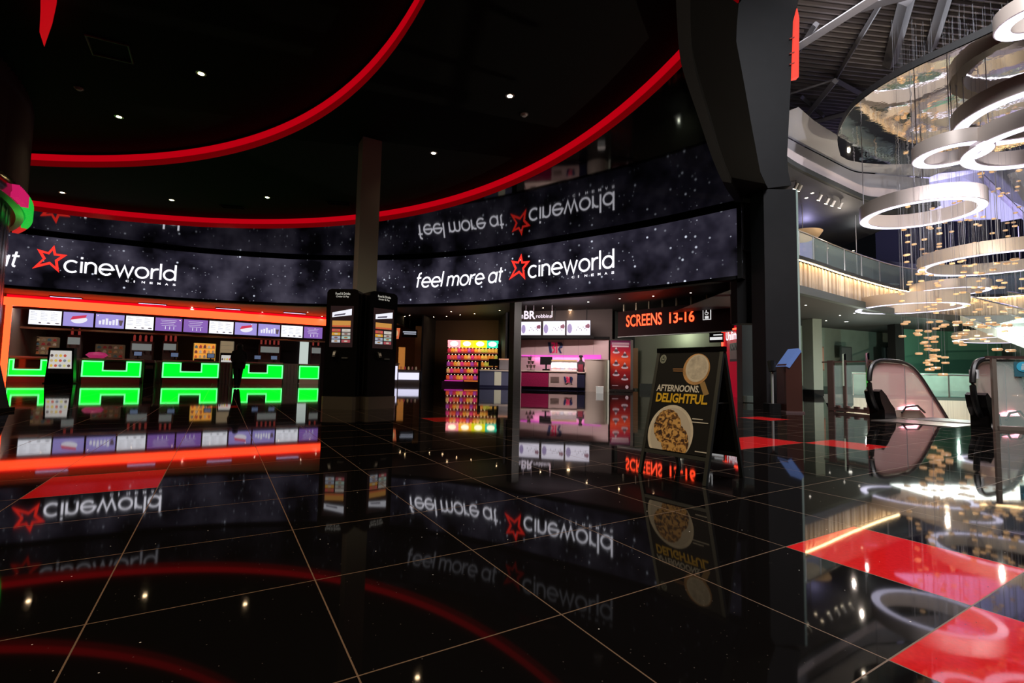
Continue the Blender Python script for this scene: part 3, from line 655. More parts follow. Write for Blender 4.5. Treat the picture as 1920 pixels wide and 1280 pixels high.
# ---- candy wall
CF = Frame(*at(838, 722, 31.0)[:2], radians(-3))
CW = CF.hit(933, 700)[0]
t = CF.thing('candy_stand', 'brightly lit pick and mix candy stand with a rainbow header', 'shelf', CW/2, 0)
m = MB(); m.box((0, .5, 1.35), (CW, .08, 2.7)); [m.box((s*CW/2, .2, 1.35), (.06, .6, 2.7)) for s in (-1, 1)]; m.build('back_panel', BLK, t)
HD = [((1, .30, .33), 1.8), ((1, .48, .03), 1.8), ((.85, .80, .01), 1.5), ((.03, .75, .45), 1.2)]
for i, (c, s_) in enumerate(HD):
    a = -CW/2+CW*[0, .255, .51, .78][i]; b = -CW/2+CW*[.255, .51, .78, 1][i]
    m = MB(); m.box(((a+b)/2, .05, 2.66), (b-a, .3, .46)); m.build('header_light', emi('candy_header_%d' % i, c, s_), t)
    m = MB(); disc(m, (a+b)/2, 2.66, .26, .16, -.11, 16); m.build('hot_spot', emi('candy_spot_%d' % i, (1, .85, .6), 2.6), t)
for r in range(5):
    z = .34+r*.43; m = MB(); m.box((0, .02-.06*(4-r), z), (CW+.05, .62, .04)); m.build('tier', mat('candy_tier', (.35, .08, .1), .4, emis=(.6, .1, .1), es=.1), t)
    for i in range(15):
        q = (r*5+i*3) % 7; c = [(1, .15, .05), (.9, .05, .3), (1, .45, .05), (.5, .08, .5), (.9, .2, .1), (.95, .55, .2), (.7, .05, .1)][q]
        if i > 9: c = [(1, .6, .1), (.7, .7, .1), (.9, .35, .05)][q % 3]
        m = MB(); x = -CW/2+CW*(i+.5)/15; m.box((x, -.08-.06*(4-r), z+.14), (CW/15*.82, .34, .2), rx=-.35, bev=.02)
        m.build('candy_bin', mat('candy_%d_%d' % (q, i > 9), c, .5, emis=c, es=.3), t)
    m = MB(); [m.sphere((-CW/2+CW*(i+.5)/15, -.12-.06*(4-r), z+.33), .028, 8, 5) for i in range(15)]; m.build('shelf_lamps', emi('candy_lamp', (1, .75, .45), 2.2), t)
m = MB(); m.box((0, -.25, .12), (CW+.5, .9, .24), bev=.08); m.build('base', mat('candy_base', (.12, .03, .1), .4), t)
m = MB(); m.box((-CW*.33, -.71, .29), (CW*.36, .03, .05)); m.build('edge_light', emi('edge_magenta', (.8, .05, .5), .8), t)
m = MB(); m.box((CW*.02, -.71, .29), (CW*.3, .03, .05)); m.build('edge_light', emi('edge_orange', (1, .25, .05), .8), t)
m = MB(); m.box((CW*.34, -.71, .29), (CW*.34, .03, .05)); m.build('edge_light', emi('edge_green', (.1, .7, .05), .8), t)
light('candy_lamp', 'AREA', CF.loc(CW/2, -.6, 3.3), 30, (1, .6, .3), 2.5, rot=(radians(35), 0, 0), sy=.3)
# ---- till counter between the candy stand and the inner column
g = at(899, 724, 27)
TF = Frame(g.x, g.y, radians(-2)); xe = TF.hit(957, 700)[0]
t = TF.thing('pay_counter', 'slate grey pay counter with a pale stripe right of the candy stand', 'counter', xe/2, 0)
m = MB(); m.box((0, .45, .46), (xe, .85, .92)); m.build('body', mat('slate_panel', (.10, .11, .17), .5, emis=(.1, .11, .2), es=.12), t)
m = MB(); xs = TF.hit(933.5, 700)[0]-xe/2; m.box((xs, .01, .5), (.38, .05, .78)); m.build('pale_stripe', mat('pale_stripe', (.6, .58, .42), .5, emis=(.6, .58, .45), es=.25), t)
m = MB(); m.box((0, .45, .96), (xe+.1, 1.0, .08)); m.build('worktop', mat('cream_worktop', (.6, .5, .42), .4, emis=(.6, .5, .4), es=.12), t)
m = MB(); m.box((-xe/2-.05, .3, .75), (.1, .7, 1.5)); m.build('end_panel', BLK, t)
m = MB(); m.box((.0, -.0, .08), (xe, .05, .1)); m.build('plinth', mat('navy_plinth', (.03, .03, .08), .3), t)
t = TF.thing('till', 'black till monitor on the slate pay counter', 'till', TF.hit(925, 680)[0], .45, 1.0)
m = MB(); m.box((0, 0, .03), (.45, .35, .06), bev=.03); m.build('base', BLK, t)
m = MB(); m.box((0, .05, .42), (.6, .06, .42), rx=-.35, bev=.01); m.build('monitor', BLK2, t)
m = MB(); m.box((0, .1, .2), (.1, .08, .3)); m.build('neck', BLK, t)
t = TF.thing('acrylic_box', 'clear display box on the slate pay counter by the column', 'box', TF.hit(946, 680)[0], .45, 1.0)
m = MB(); m.box((0, 0, .3), (.6, .5, .55)); m.build('box', mat('hazy_acrylic', (.5, .5, .52), .1, alpha=.5), t)
m = MB(); m.box((0, 0, .6), (.66, .55, .08)); m.build('lid', mat('peach_lid', (.8, .4, .25), .5, emis=(.8, .4, .25), es=.3), t)

# ---- ice cream shop with the pink and blue initials
BF = Frame(*onz(977, 730.5, 0)[:2], radians(-10))
WF = Frame(*at(975, 700, 27.3)[:2], radians(-17))
PINKW = mat('pink_white_panel', (.62, .44, .44), .5)
a0, _ = WF.hit(977, 650); a1, _ = WF.hit(1141, 650); zt = WF.hit(1050, 636.5)[1]
m = MB(); m.box(((a0+a1)/2, .05, zt/2), (a1-a0, .1, zt), M=WF.M()); struct('wall_shop', m, PINKW)
m = MB(); [m.box((a0+(a1-a0)*i/6, -.003, zt/2), (.012, .006, zt), M=WF.M()) for i in range(1, 6)]; struct('trim_4', m, mat('panel_joint', (.3, .22, .22), .6))
m = MB(); m.box(((a0+a1)/2, -.06, WF.hit(1050, 634)[1]), (a1-a0+.1, .3, .12), M=WF.M()); struct('trim_5', m, BLK)
NAV = mat('logo_navy', (.02, .03, .12), .4); MAG = mat('logo_magenta', (.75, .02, .12), .4, emis=(.8, .02, .12), es=.15)
def br(frame, px, pyt, pyb, wpx, y, parent=None, name='shop_logo'):
    x, z1 = frame.hit(px, pyt, y); z0 = frame.hit(px, pyb, y)[1]; H = z1-z0; wd = wpx*frame.loc(x, y)[1]/F
    t = frame.thing('shop_logo', 'navy and magenta B R initials '+name, 'sign', x, y, z0)
    w2 = wd/2
    m = MB(); m.slab([(-w2, H), (-w2*.62, H), (-w2*.42, .06*H), (-w2*.66, 0), (-w2*.72, .05*H)], -.02, 0)
    m.slab([(w2*.30, H), (w2*.80, H), (w2, H*.78), (w2*.93, H*.5), (w2*.62, H*.42), (w2*.86, 0), (w2*.6, 0), (w2*.36, H*.38), (w2*.5, H*.55), (w2*.62, H*.7), (w2*.52, H*.82), (w2*.3, H*.85)], -.02, 0); m.build('navy_part', NAV, t)
    m = MB(); m.slab([(-w2*.5, H), (-w2*.1, H*.97), (-w2*.0, H*.78), (-w2*.14, H*.55), (w2*.0, H*.36), (-w2*.06, H*.08), (-w2*.42, 0), (-w2*.36, H*.14), (-w2*.22, H*.2), (-w2*.2, H*.38), (-w2*.42, H*.46), (-w2*.42, H*.58), (-w2*.24, H*.66), (-w2*.24, H*.82), (-w2*.5, H*.86)], -.022, -.001)
    m.slab([(w2*.1, H*.95), (w2*.27, H*.98), (w2*.27, 0), (w2*.1, .03*H)], -.022, -.001); m.build('magenta_part', MAG, t)
br(WF, 1041.3, 641.5, 662, 29, -.03, name='on the pink-white shop wall')
# shop menu screens
SF = Frame(*at(975, 700, 26.2)[:2], radians(-12))
for k, (pa, pb) in enumerate([(976.5, 1015), (1018, 1060.3), (1062, 1107.5)]):
    x0, z1 = SF.hit(pa, 603); x1 = SF.hit(pb, 603)[0]; zc1 = SF.hit((pa+pb)/2, 603-.03*(pa-977)*0.9)[1]; zc0 = SF.hit((pa+pb)/2, 628)[1]
    t = SF.thing('menu_screen', 'bright white ice cream menu screen, '+['left of three, by the column', 'middle of three, with purple swirls', 'right of three, beside the dark wall'][k], 'screen', (x0+x1)/2, 0, 0, group='ice cream menu screens'); wd = x1-x0
    m = MB(); m.box((0, .06, (zc0+zc1)/2), (wd, .1, zc1-zc0+.06)); m.build('casing', BLK, t)
    m = MB(); quad(m, -wd/2+.02, zc0, wd/2-.02, zc1, 0); m.build('display', emi('shop_screen', (.93, .86, 1), 1.25), t)
    h = zc1-zc0
    m = MB(); disc(m, -wd*.36, zc0+h*.45, wd*.1, h*.33, -.004, 14); m.build('lilac_picture', emi('lilac', (.5, .38, .7), .8), t)
    m = MB(); disc(m, wd*.4, zc0+h*.62, wd*.07, h*.16, -.004, 12); disc(m, wd*.32, zc0+h*.6, .05, .1, -.006, 8); m.build('sundae_picture', emi('wine', (.45, .12, .2), .6), t)
    m = MB(); [disc(m, wd*(-.08+.07*i), zc0+h*(.35+.2*((i*2) % 3)/2), wd*.02, h*.05, -.005, 6) for i in range(7)]; m.build('small_print', INK, t)
xa = SF.hit(974, 632)[0]; xb = SF.hit(1113, 632)[0]; m = MB(); m.box(((xa+xb)/2, .1, SF.hit(1040, 631.5)[1]), (xb-xa, .25, .16)); t = SF.thing('screen_rail', 'black rail under the ice cream menu screens', 'rail', 0, 0); m.build('rail', BLK, t)
m = MB(); [m.box((SF.hit(px, 600)[0], .12, 4.1), (.05, .05, .75)) for px in (985, 1040, 1100)]; m.build('hangers', BLK, t)
# hanging white letters
xl, zl = SF.hit(977, 600, -.6); t = SF.thing('shop_sign', 'white hanging letters of the ice cream shop above its menu screens', 'sign', xl, -.6)
zb = SF.hit(995, 598, -.6)[1]; zt2 = SF.hit(995, 582.5, -.6)[1]; xB = SF.hit(982.5, 590, -.6)[0]-xl; xR = SF.hit(1004, 590, -.6)[0]-xl; xE = SF.hit(1035, 590, -.6)[0]-xl
SGN = emi('sign_white', (.95, .82, .95), 1.1)
m = MB(); letter(m, 'BR', xB, zb, xR-xB, zt2-zb, 0, bold=.03); m.build('initials', SGN, t)
m = MB(); letter(m, 'baskin', .02, zb+.05, xB-.04, .16, 0, bold=.01) if 0 else letter(m, 'n', .03, zb+.03, xB-.07, .2, 0, bold=.02); letter(m, 'robbins', xR+.03, zb+.06, xE-xR-.05, .2, 0, bold=.02); m.build('small_letters', SGN, t)
for x, zq in ((xB+.1, zt2), (xR-.1, zt2), (xE, zb+.1)):
    m = MB(); m.tube([(x, .02, zq), (x, .02, SR)], .012, 6); m.build('suspension_rod', mat('pink_rod', (.5, .4, .45), .4, emis=(.6, .5, .55), es=.3), t)
# counter units
def unit(pa, pb, lab, bm, z=.94, lname='counter_unit', dep=.9):
    xa = BF.hit(pa, 715)[0]; xb = BF.hit(pb, 715)[0]; t = BF.thing(lname, lab, 'counter', (xa+xb)/2, 0); wd = xb-xa
    m = MB(); m.box((0, dep/2, (z+.18)/2), (wd-.01, dep, z-.18)); m.build('front', bm, t)
    m = MB(); m.box((0, dep/2+.03, .09), (wd, dep-.1, .18)); m.build('plinth', mat('navy_plinth', (.03, .03, .08), .3), t)
    m = MB(); m.box((0, dep/2, z+.02), (wd+.02, dep+.08, .06), bev=.02); m.build('worktop', mat('cream_pink_worktop', (.75, .58, .5), .4), t)
    return t, wd
unit(977, 1028.3, 'maroon-fronted ice cream counter beside the inner column', mat('maroon_sparkle', (.30, .012, .07), .4, noise=.35, nscale=25))
t, wd = unit(1028.6, 1082.3, 'pinkish white ice cream counter with a vent grille and logo', mat('pinkish_white', (.58, .40, .38), .5))
m = MB(); [m.box((-wd*.28, -.01, .42+.05*i), (.42, .012, .02)) for i in range(6)]; m.build('vent_grille', mat('grille_tan', (.32, .22, .2), .5), t)
unit(1082.6, 1096.5, 'narrow navy front between the white counter and the rounded end', mat('navy_front', (.02, .02, .05), .4), .9)
br(BF, 1065.5, 706, 717.5, 17, -.03, name='on the pinkish white counter front')
xa = BF.hit(1096, 700)[0]; xb = BF.hit(1139, 700)[0]
t = BF.thing('rounded_counter_end', 'tall pale rounded counter end at the right of the ice cream shop', 'counter', (xa+xb)/2, .3); r = (xb-xa)/2; zt = BF.hit(1118, 675)[1]
m = MB(); m.prism([(-r, 1.5)]+[(-r*cos(pi*i/14), -.55*sin(pi*i/14)) for i in range(15)]+[(r, 1.5)], 0, zt); m.build('body', mat('pale_laminate', (.5, .42, .36), .45), t, True)
m = MB(); m.prism([(-r*1.02, 1.52)]+[(-r*1.02*cos(pi*i/14), -.57*sin(pi*i/14)) for i in range(15)]+[(r*1.02, 1.52)], zt, zt+.04); m.build('cap', mat('pale_cap', (.6, .5, .45), .4), t, True)
m = MB(); m.box((r+.04, .5, zt*.5), (.07, 1.8, zt)); m.build('pale_edge', mat('ivory_edge', (.7, .72, .6), .5, emis=(.5, .55, .45), es=.15), t)
# glass ice cream cabinet, cone tower, till, box on the floor
xa = BF.hit(1034, 690, .4)[0]; xb = BF.hit(1082, 690, .4)[0]; t = BF.thing('ice_cream_cabinet', 'glass ice cream cabinet with lit warm canopy on the white counter', 'cabinet', (xa+xb)/2, .45, .99); wd = xb-xa
m = MB(); m.add([(-wd/2, -.35, 0), (wd/2, -.35, 0), (wd/2, -.1, .5), (-wd/2, -.1, .5), (-wd/2, -.34, 0), (wd/2, -.34, 0), (wd/2, -.09, .5), (-wd/2, -.09, .5)], [(0, 1, 2, 3), (7, 6, 5, 4)]); m.build('front_glass', mat('tinted_glass', (.7, .6, .65), .05, alpha=.3), t)
m = MB(); m.box((0, .1, .52), (wd, .5, .06), bev=.02); m.build('canopy', emi('warm_canopy', (1, .62, .3), .7), t)
m = MB(); m.box((0, .2, .25), (wd*.96, .03, .48)); m.build('back_glow', emi('peach_glow', (.75, .45, .45), .12), t)
m = MB(); m.box((0, -.3, .03), (wd*.98, .04, .05)); m.build('light_strip', emi('white_strip', (1, .85, .75), 1.3), t)
for i in range(6):
    q = BF.loc((xa+xb)/2-wd*.4+wd*.16*i, .45, 1.02); c = [(.8, .3, .1), (.7, .1, .15), (.3, .5, .7), (.85, .8, .7), (.6, .4, .7), (.8, .2, .3)][i]
    m = MB(); m.box((0, 0, .06), (wd*.13, .26, .12)); m.sphere((0, 0, .13), wd*.06, 10, 6, sc=(1, 1.6, .8)); o = m.build('ice_cream_tub', mat('ice%d' % i, c, .6, emis=c, es=.15), None, True, q); tag(o, 'ice cream tub inside the lit glass cabinet', 'tub', 'tubs in the ice cream cabinet')
x, z = BF.hit(995.5, 675, .6); t = BF.thing('cone_tower', 'dark stacked cone holder on the maroon counter', 'rack', x, .6, .99)
m = MB(); m.cyl((0, 0, 0), .2, .03, 16); m.cyl((0, 0, 0), .02, .75, 8); m.build('post', mat('dark_brown', (.05, .03, .02), .5), t)
for a in range(3):
    for b in range(4 if a < 2 else 2):
        ang = b*pi/2+a; m = MB(); m.cyl((.16*cos(ang)*(1.1-.25*a), .16*sin(ang)*(1.1-.25*a), .12+.2*a), .03, .16, 8, r2=.07); m.build('cone', mat('dark_cone', (.07, .04, .03), .6), t)
x, z = BF.hit(1024, 680, .4); t = BF.thing('till', 'curved black till monitor where the maroon and white counters meet', 'till', x, .4, .99)
m = MB(); m.box((0, 0, .04), (.35, .3, .08), bev=.04); m.build('base', BLK, t)
m = MB(); m.box((0, 0, .22), (.08, .08, .3)); m.build('neck', BLK, t)
m = MB(); m.box((0, .02, .5), (.62, .06, .4), rx=-.1, bev=.01); m.build('monitor', BLK, t)
g = onz(1124.5, 737, 0); t = thing('floor_box', 'small pale illuminated box on the floor before the rounded counter end', 'box', (g.x, g.y, 0), -.2)
m = MB(); m.box((0, 0, .14), (.32, .26, .28), bev=.02); m.build('body', mat('white_box', (.75, .68, .6), .5, emis=(.8, .75, .7), es=.4), t)
m = MB(); m.box((0, 0, .29), (.34, .28, .03), bev=.02); m.build('lid', mat('white_lid', (.8, .75, .7), .5, emis=(.8, .75, .7), es=.4), t)
# magenta light line along the shop wall
PK = emi('magenta_tube', (1, .12, .75), 1.0)
z = WF.hit(1060, 667)[1]
t = WF.thing('pink_wall_light', 'pink light line glowing along the ice cream shop wall', 'light', 0, -.08, z)
xa = WF.hit(979, 668)[0]; xb = WF.hit(1096, 668)[0]; xc = WF.hit(1127, 668)[0]
m = MB(); m.box(((xa+xb)/2, 0, 0), (xb-xa, .05, .07)); m.build('thin_line', PK, t)
m = MB(); m.box(((xb+xc)/2, 0, -.08), (xc-xb, .05, .3)); m.build('wide_panel', PK, t)
light('shop_lamp', 'AREA', WF.loc((a0+a1)/2, -1.6, 4.1), 95, (1, .80, .78), 3.2, rot=(radians(22), 0, WF.a), sy=.6)
light('shop_front_fill', 'AREA', BF.loc(2.2, -1.9, 4.25), 260, (1, .85, .82), 3.5, rot=(radians(28), 0, BF.a), sy=.3)  # added fill to brighten the counter fronts, no fixture here
light('shop_pink_lamp', 'AREA', WF.loc((a0+a1)/2, -.25, z-.1), 14, (1, .25, .75), 3.5, rot=(radians(50), 0, WF.a), sy=.1)
downlight('downlight', onz(1069, 581, SR), 'large warm downlight beside the ice cream shop sign', None, .11, 40, 30, (1, .66, .36))
for k, (px, py) in enumerate([(1103, 566), (1162, 560), (1225, 555), (1295, 549), (846, 584), (937, 582), (863, 590), (890, 588), (837, 593), (813, 594), (759, 593), (755, 614), (1018, 577), (810, 623), (768, 591)]):
    if py < 600: downlight('downlight', onz(px, py, SR), 'small warm downlight in the low soffit under the video wall', 'small downlights under the video wall', .045, 60, 12, (1, .66, .36))

# ---- inner square columns
def column(px, Y, rz, d, z1, lab, m, kinds='structure'):
    g = at(px, 700, Y); b = MB(); b.box((g.x, g.y, z1/2), (d, d, z1), rz=rz); return struct('column', b, m)
column(677, 10.95, radians(31.1), .43, Z1, '', mat('column_grey_paint', (.42, .46, .43), .6))
column(964.5, 23.9, radians(35), .43, SR, '', mat('column_dark', (.018, .02, .018), .6))
light('portal_red_fill', 'AREA', K.loc(7.5, -.35, 3.52), 12, (1, .02, .01), 14, rot=(radians(215), 0, K.a), sy=.08)  # added fill that reddens the soffit, not a lamp of the portal

# ---------------------------------------------------------------- black ordering kiosks round the grey column
def order_kiosk(x, y, rz, lab, tilt):
    t = thing('ordering_kiosk', lab, 'kiosk', (x, y, 0), rz, 'ordering kiosks')
    W, H, D = .67, 2.50, .34
    m = MB(); m.slab([(-W/2, .25), (W/2, .25), (W/2, H-.08), (W/2-.03, H-.025), (W/2-.09, H), (-W/2+.09, H), (-W/2+.03, H-.025), (-W/2, H-.08)], 0, D); m.build('body', BLK2, t)
    m = MB(); m.box((0, D/2, .13), (W+.04, D+.1, .26), bev=.05); m.build('plinth', mat('plinth_steel', (.28, .24, .19), .35, metal=.8), t)
    m = MB(); m.slab([(-W*.36, 1.28), (W*.36, 1.28), (W*.36, 2.14), (-W*.36, 2.14)], -.012, .0); sc = m.build('display', mat('kiosk_display', (.01, .01, .01), .15, emis=(.10, .05, .05), es=.18), t)
    def tile(x0, z0, x1, z1, c, s=.75, nm='menu_tile'):
        m = MB(); quad(m, x0*W, z0, x1*W, z1, -.016); m.build(nm, emi('tile_%.2f_%.2f_%.2f' % c, c, s), t)
    m = MB(); m.add([(-.3*W, -.017, 1.90), (.31*W, -.017, 1.95), (.31*W, -.017, 2.08), (-.3*W, -.017, 2.0)], [(0, 1, 2, 3)]); m.build('banner_picture', emi('kiosk_banner', (.75, .75, .82), 1.2), t)
    m = MB(); m.add([(-.25*W, -.019, 1.925), (.1*W, -.019, 1.955), (.12*W, -.019, 1.99), (-.22*W, -.019, 1.955)], [(0, 1, 2, 3)]); m.build('banner_mark', emi('kiosk_mark', (.12, .1, .16), .6), t)
    tile(-.29, 1.70, .29, 1.83, (.75, .35, .08)); tile(-.29, 1.70, .29, 1.735, (.7, .06, .05), nm='red_strip')
    for a in range(4):
        for b in range(2):
            c = [[(.75, .12, .10), (.75, .68, .62)], [(.85, .42, .05), (.55, .5, .45)], [(.45, .5, .62), (.5, .68, .6)], [(.62, .65, .72), (.5, .1, .12)]][a][b]
            tile(-.29+.31*b, 1.60-.075*a, -.02+.31*b, 1.66-.075*a, c)
            m = MB(); disc(m, (-.155+.31*b)*W, 1.63-.075*a, .04, .016, -.019, 10); m.build('food_picture', emi('dish%d' % ((a+b) % 3), [(.5, .25, .08), (.8, .75, .6), (.3, .12, .1)][(a+b) % 3], .6), t)
    TX = emi('kiosk_text', (.85, .8, .7), .65)
    m = MB(); letter(m, 'Food & Drinks', -.155, 2.375, .31, .05, -.006, .01); letter(m, 'Order & Pay', -.14, 2.31, .27, .045, -.006, .01); m.build('heading', TX, t)
    m = MB(); m.box((-.10, -.05, 1.12), (.07, .09, .14), rx=-.5, bev=.01); r = m.build('card_reader', BLACKRUB, t)
    m = MB(); m.box((-.10, -.085, 1.145), (.05, .01, .07), rx=-.5); m.build('reader_screen', mat('reader_grey', (.5, .5, .5), .3), r)
    m = MB(); m.box((.10, -.02, 1.06), (.12, .04, .03)); m.build('receipt_slot', mat('slot_grey', (.1, .1, .1), .4), t)
    m = MB(); [m.box((s*(W/2-.004), D*.5, 1.35), (.012, .05, 2.1)) for s in (-1, 1)]; m.build('side_trim', mat('trim_dark', (.05, .05, .05), .3, metal=.7), t)
    return t
kb = at(634, 766, 9.95)
order_kiosk(kb.x, kb.y, radians(-2), 'black ordering kiosk facing front, left of the grey column', 0)
k2 = at(713, 766, 10.3)
order_kiosk(k2.x, k2.y, radians(46), 'black ordering kiosk turned to the right, beside the grey column', 0)
p = at(681, 766, 10.5); t = thing('cable_cover', 'short steel cover joining the two kiosk plinths', 'cover', (p.x, p.y-.02, 0)); m = MB(); m.box((0, 0, .12), (.10, .12, .24), bev=.02); m.build('cover', STEEL, t); m = MB(); m.box((0, .0, 1.3), (.03, .05, 2.12)); m.build('conduit', BLK, t)

# ---------------------------------------------------------------- A-board
FR, FL, RR, RL = Vector((1.45, 3.59, 0)), Vector((1.08, 4.06, 0)), Vector((1.89, 3.94, 0)), Vector((1.52, 4.41, 0))
xw = (FR-FL).normalized(); ayaw = atan2(xw.y, xw.x)
t = thing('pavement_sign', 'black folding A-board advertising coffee and a cookie, standing on the open floor', 'sign', (FL+FR+RL+RR)/4, ayaw)
AW = (FR-FL).length; AS = (RR-FR).length/2; AH = 1.035; ang = atan2(AS, AH)          # half splay
FRM = mat('board_frame', (.06, .066, .064), .38, metal=.4)
def side(sgn, nm):
    M_ = Matrix.Translation((0, 0, AH)) @ Matrix.Rotation(-sgn*ang*1.0, 4, 'X') if False else Matrix.Translation((0, 0, AH)) @ Matrix.Rotation(-ang*sgn, 4, 'X')
    L_ = hypot(AS, AH)
    for s in (-1, 1):
        m = MB(); m.box((s*(AW/2-.012), 0, -L_/2), (.028, .03, L_), M=M_); m.build('leg', FRM, t)
    m = MB(); m.box((0, 0, -.015), (AW, .03, .03), M=M_); m.box((0, 0, -L_+.19), (AW, .026, .03), M=M_); m.build('rail', FRM, t)
    m = MB(); m.box((0, 0, -L_/2+.09), (AW-.05, .012, L_-.2), M=M_); m.build('panel', mat('board_black_panel', (.005, .005, .005), .6, spec=.25), t)
    return M_, L_
MF, LL = side(1, 'front'); MR, _ = side(-1, 'rear')
# which sign puts the foot on the near side: local -y is towards the camera
m = MB(); m.box((0, 0, AH-.01), (AW+.01, .05, .04)); m.build('hinge', BLK2, t)
for s in (-1, 1):
    m = MB(); m.tube([(s*(AW/2-.03), -AS*.42, AH*.58), (s*(AW/2-.03), AS*.42, AH*.58)], .006, 6); m.build('stay', STEEL, t)
PH = LL-.22; PB = -LL+.21          # poster area in the panel plane
def pz(f): return PB+PH*f
PM = MF
def px_(f): return -AW/2+AW*f
m = MB(); m.box((0, -.010, (pz(0)+pz(1))/2-.0), (AW-.045, .006, PH), M=PM); m.build('poster', mat('poster_black', (.006, .0065, .008), .6, spec=.25), t)
def pdisc(nm, m_, parts, y):
    m = MB()
    for (fx, fz, rx, rz_, rot) in parts: disc(m, px_(fx), pz(fz), rx, rz_, y, 28, M=PM, rot=rot) if 0 else m.add([tuple(PM @ Vector(v)) for v in [(px_(fx)+rx*cos(a)*cos(rot)-rz_*sin(a)*sin(rot), y, pz(fz)+rx*cos(a)*sin(rot)+rz_*sin(a)*cos(rot)) for a in [2*pi*j/32 for j in range(32)]]], [tuple(range(32))])
    return m.build(nm, m_, t)
SAU = mat('print_wooden_saucer', (.70, .40, .16), .5, noise=.3, nscale=9); CUPW = mat('print_cup_white', (.85, .80, .7), .5, noise=.1, nscale=20); FOAM = mat('print_foam', (.72, .68, .60), .5, noise=.22, nscale=28)
m = MB(); m.add([tuple(PM @ Vector((px_(a), -.0145, pz(b)))) for a, b in [(.735, .66), (.80, .685), (.885, .565), (.815, .545)]], [(0, 1, 2, 3)]); m.build('printed_handle', mat('print_handle', (.42, .27, .10), .5), t)
pdisc('printed_saucer', SAU, [(.655, .800, .118, .132, .0)], -.0150)
pdisc('printed_cup', CUPW, [(.665, .810, .100, .116, .0)], -.0156); pdisc('printed_foam', FOAM, [(.665, .815, .085, .100, 0)], -.0162)
# plate and cookies, cut by the poster's lower edge
def pclip(nm, m_, fx, fz, rx, rz_, y, rot=0, jag=0):
    V = []; rnd = random.Random(3)
    for j in range(56):
        a = 2*pi*j/56; r = 1+jag*(rnd.random()-.5); X = rx*r*cos(a); Z = rz_*r*sin(a)
        x = px_(fx)+X*cos(rot)-Z*sin(rot); z = pz(fz)+X*sin(rot)+Z*cos(rot); V.append((max(-AW/2+.03, min(AW/2-.03, x)), y, max(pz(0)+.004, z)))
    m = MB(); m.add([tuple(PM @ Vector(v)) for v in V], [tuple(range(56))]); m.build(nm, m_, t)
COOK = bpy.data.materials.new('print_cookie'); COOK.use_nodes = True
nt = COOK.node_tree; tcn = nt.nodes.new('ShaderNodeTexCoord'); nn = nt.nodes.new('ShaderNodeTexNoise'); nn.inputs['Scale'].default_value = 26; nn.inputs['Detail'].default_value = 5; nn.inputs['Distortion'].default_value = 1.2
nt.links.new(tcn.outputs['Object'], nn.inputs['Vector']); rc = nt.nodes.new('ShaderNodeValToRGB'); nt.links.new(nn.outputs['Fac'], rc.inputs[0]); ee = rc.color_ramp.elements
ee[0].position = .40; ee[0].color = (.05, .02, .012, 1); ee[1].position = .56; ee[1].color = (.85, .50, .16, 1); q_ = ee.new(.47); q_.color = (.30, .13, .03, 1)
nt.links.new(rc.outputs[0], nt.nodes['Principled BSDF'].inputs['Base Color'])
pclip('printed_plate', CUPW, .40, .165, .205, .235, -.0150); pclip('printed_plate_well', mat('print_plate_shade', (.72, .67, .6), .5), .405, .16, .182, .214, -.0155)
pclip('printed_cookie', COOK, .35, .225, .125, .145, -.0162, .15, .06); pclip('printed_cookie', COOK, .49, .10, .120, .140, -.0168, .3, .06)
m = MB(); letter(m, 'AFTERNOONS.', px_(.085), pz(.572), AW*.66, .058, -.0165, .03, .02, M=PM); m.build('white_slogan', mat('print_white', (.85, .84, .8), .5), t)
m = MB(); letter(m, 'DELIGHTFUL.', px_(.10), pz(.462), AW*.78, .080, -.0165, .035, .02, M=PM); m.build('yellow_slogan', mat('print_yellow', (.95, .60, .02), .5), t)
m = MB()
for a, b, w_ in [(.30, .80, .17), (.31, .78, .16)]: m.box((px_(a)+AW*w_/2, -.0165, pz(b)), (AW*w_, .001, .008), M=PM)
m.build('caption_orange', mat('print_orange', (.5, .25, .1), .5), t)
m = MB()
for a, b, w_ in [(.70, .325, .15), (.70, .295, .23), (.80, .035, .16)]: m.box((px_(a)+AW*w_/2, -.0165, pz(b)), (AW*w_, .001, .007), M=PM)
m.build('caption_white', mat('print_white', (.85, .84, .8), .5), t)
pdisc('round_emblem', mat('print_emblem', (.33, .38, .34), .5), [(.115, .905, .031, .040, 0)], -.0150)
m = MB()
def eb(x, z, w_, h): m.box((px_(.115)+x, -.0158, pz(.905)+z), (w_, .001, h), M=PM)
eb(0, .012, .016, .014); [eb(s*.017, -.003, .006, .028) for s in (-1, 1)]; eb(0, -.014, .02, .008); [eb(s*.009, -.024, .006, .012) for s in (-1, 1)]; eb(0, .026, .018, .005)
m.build('emblem_figure', mat('print_emblem_dark', (.04, .06, .05), .5), t)

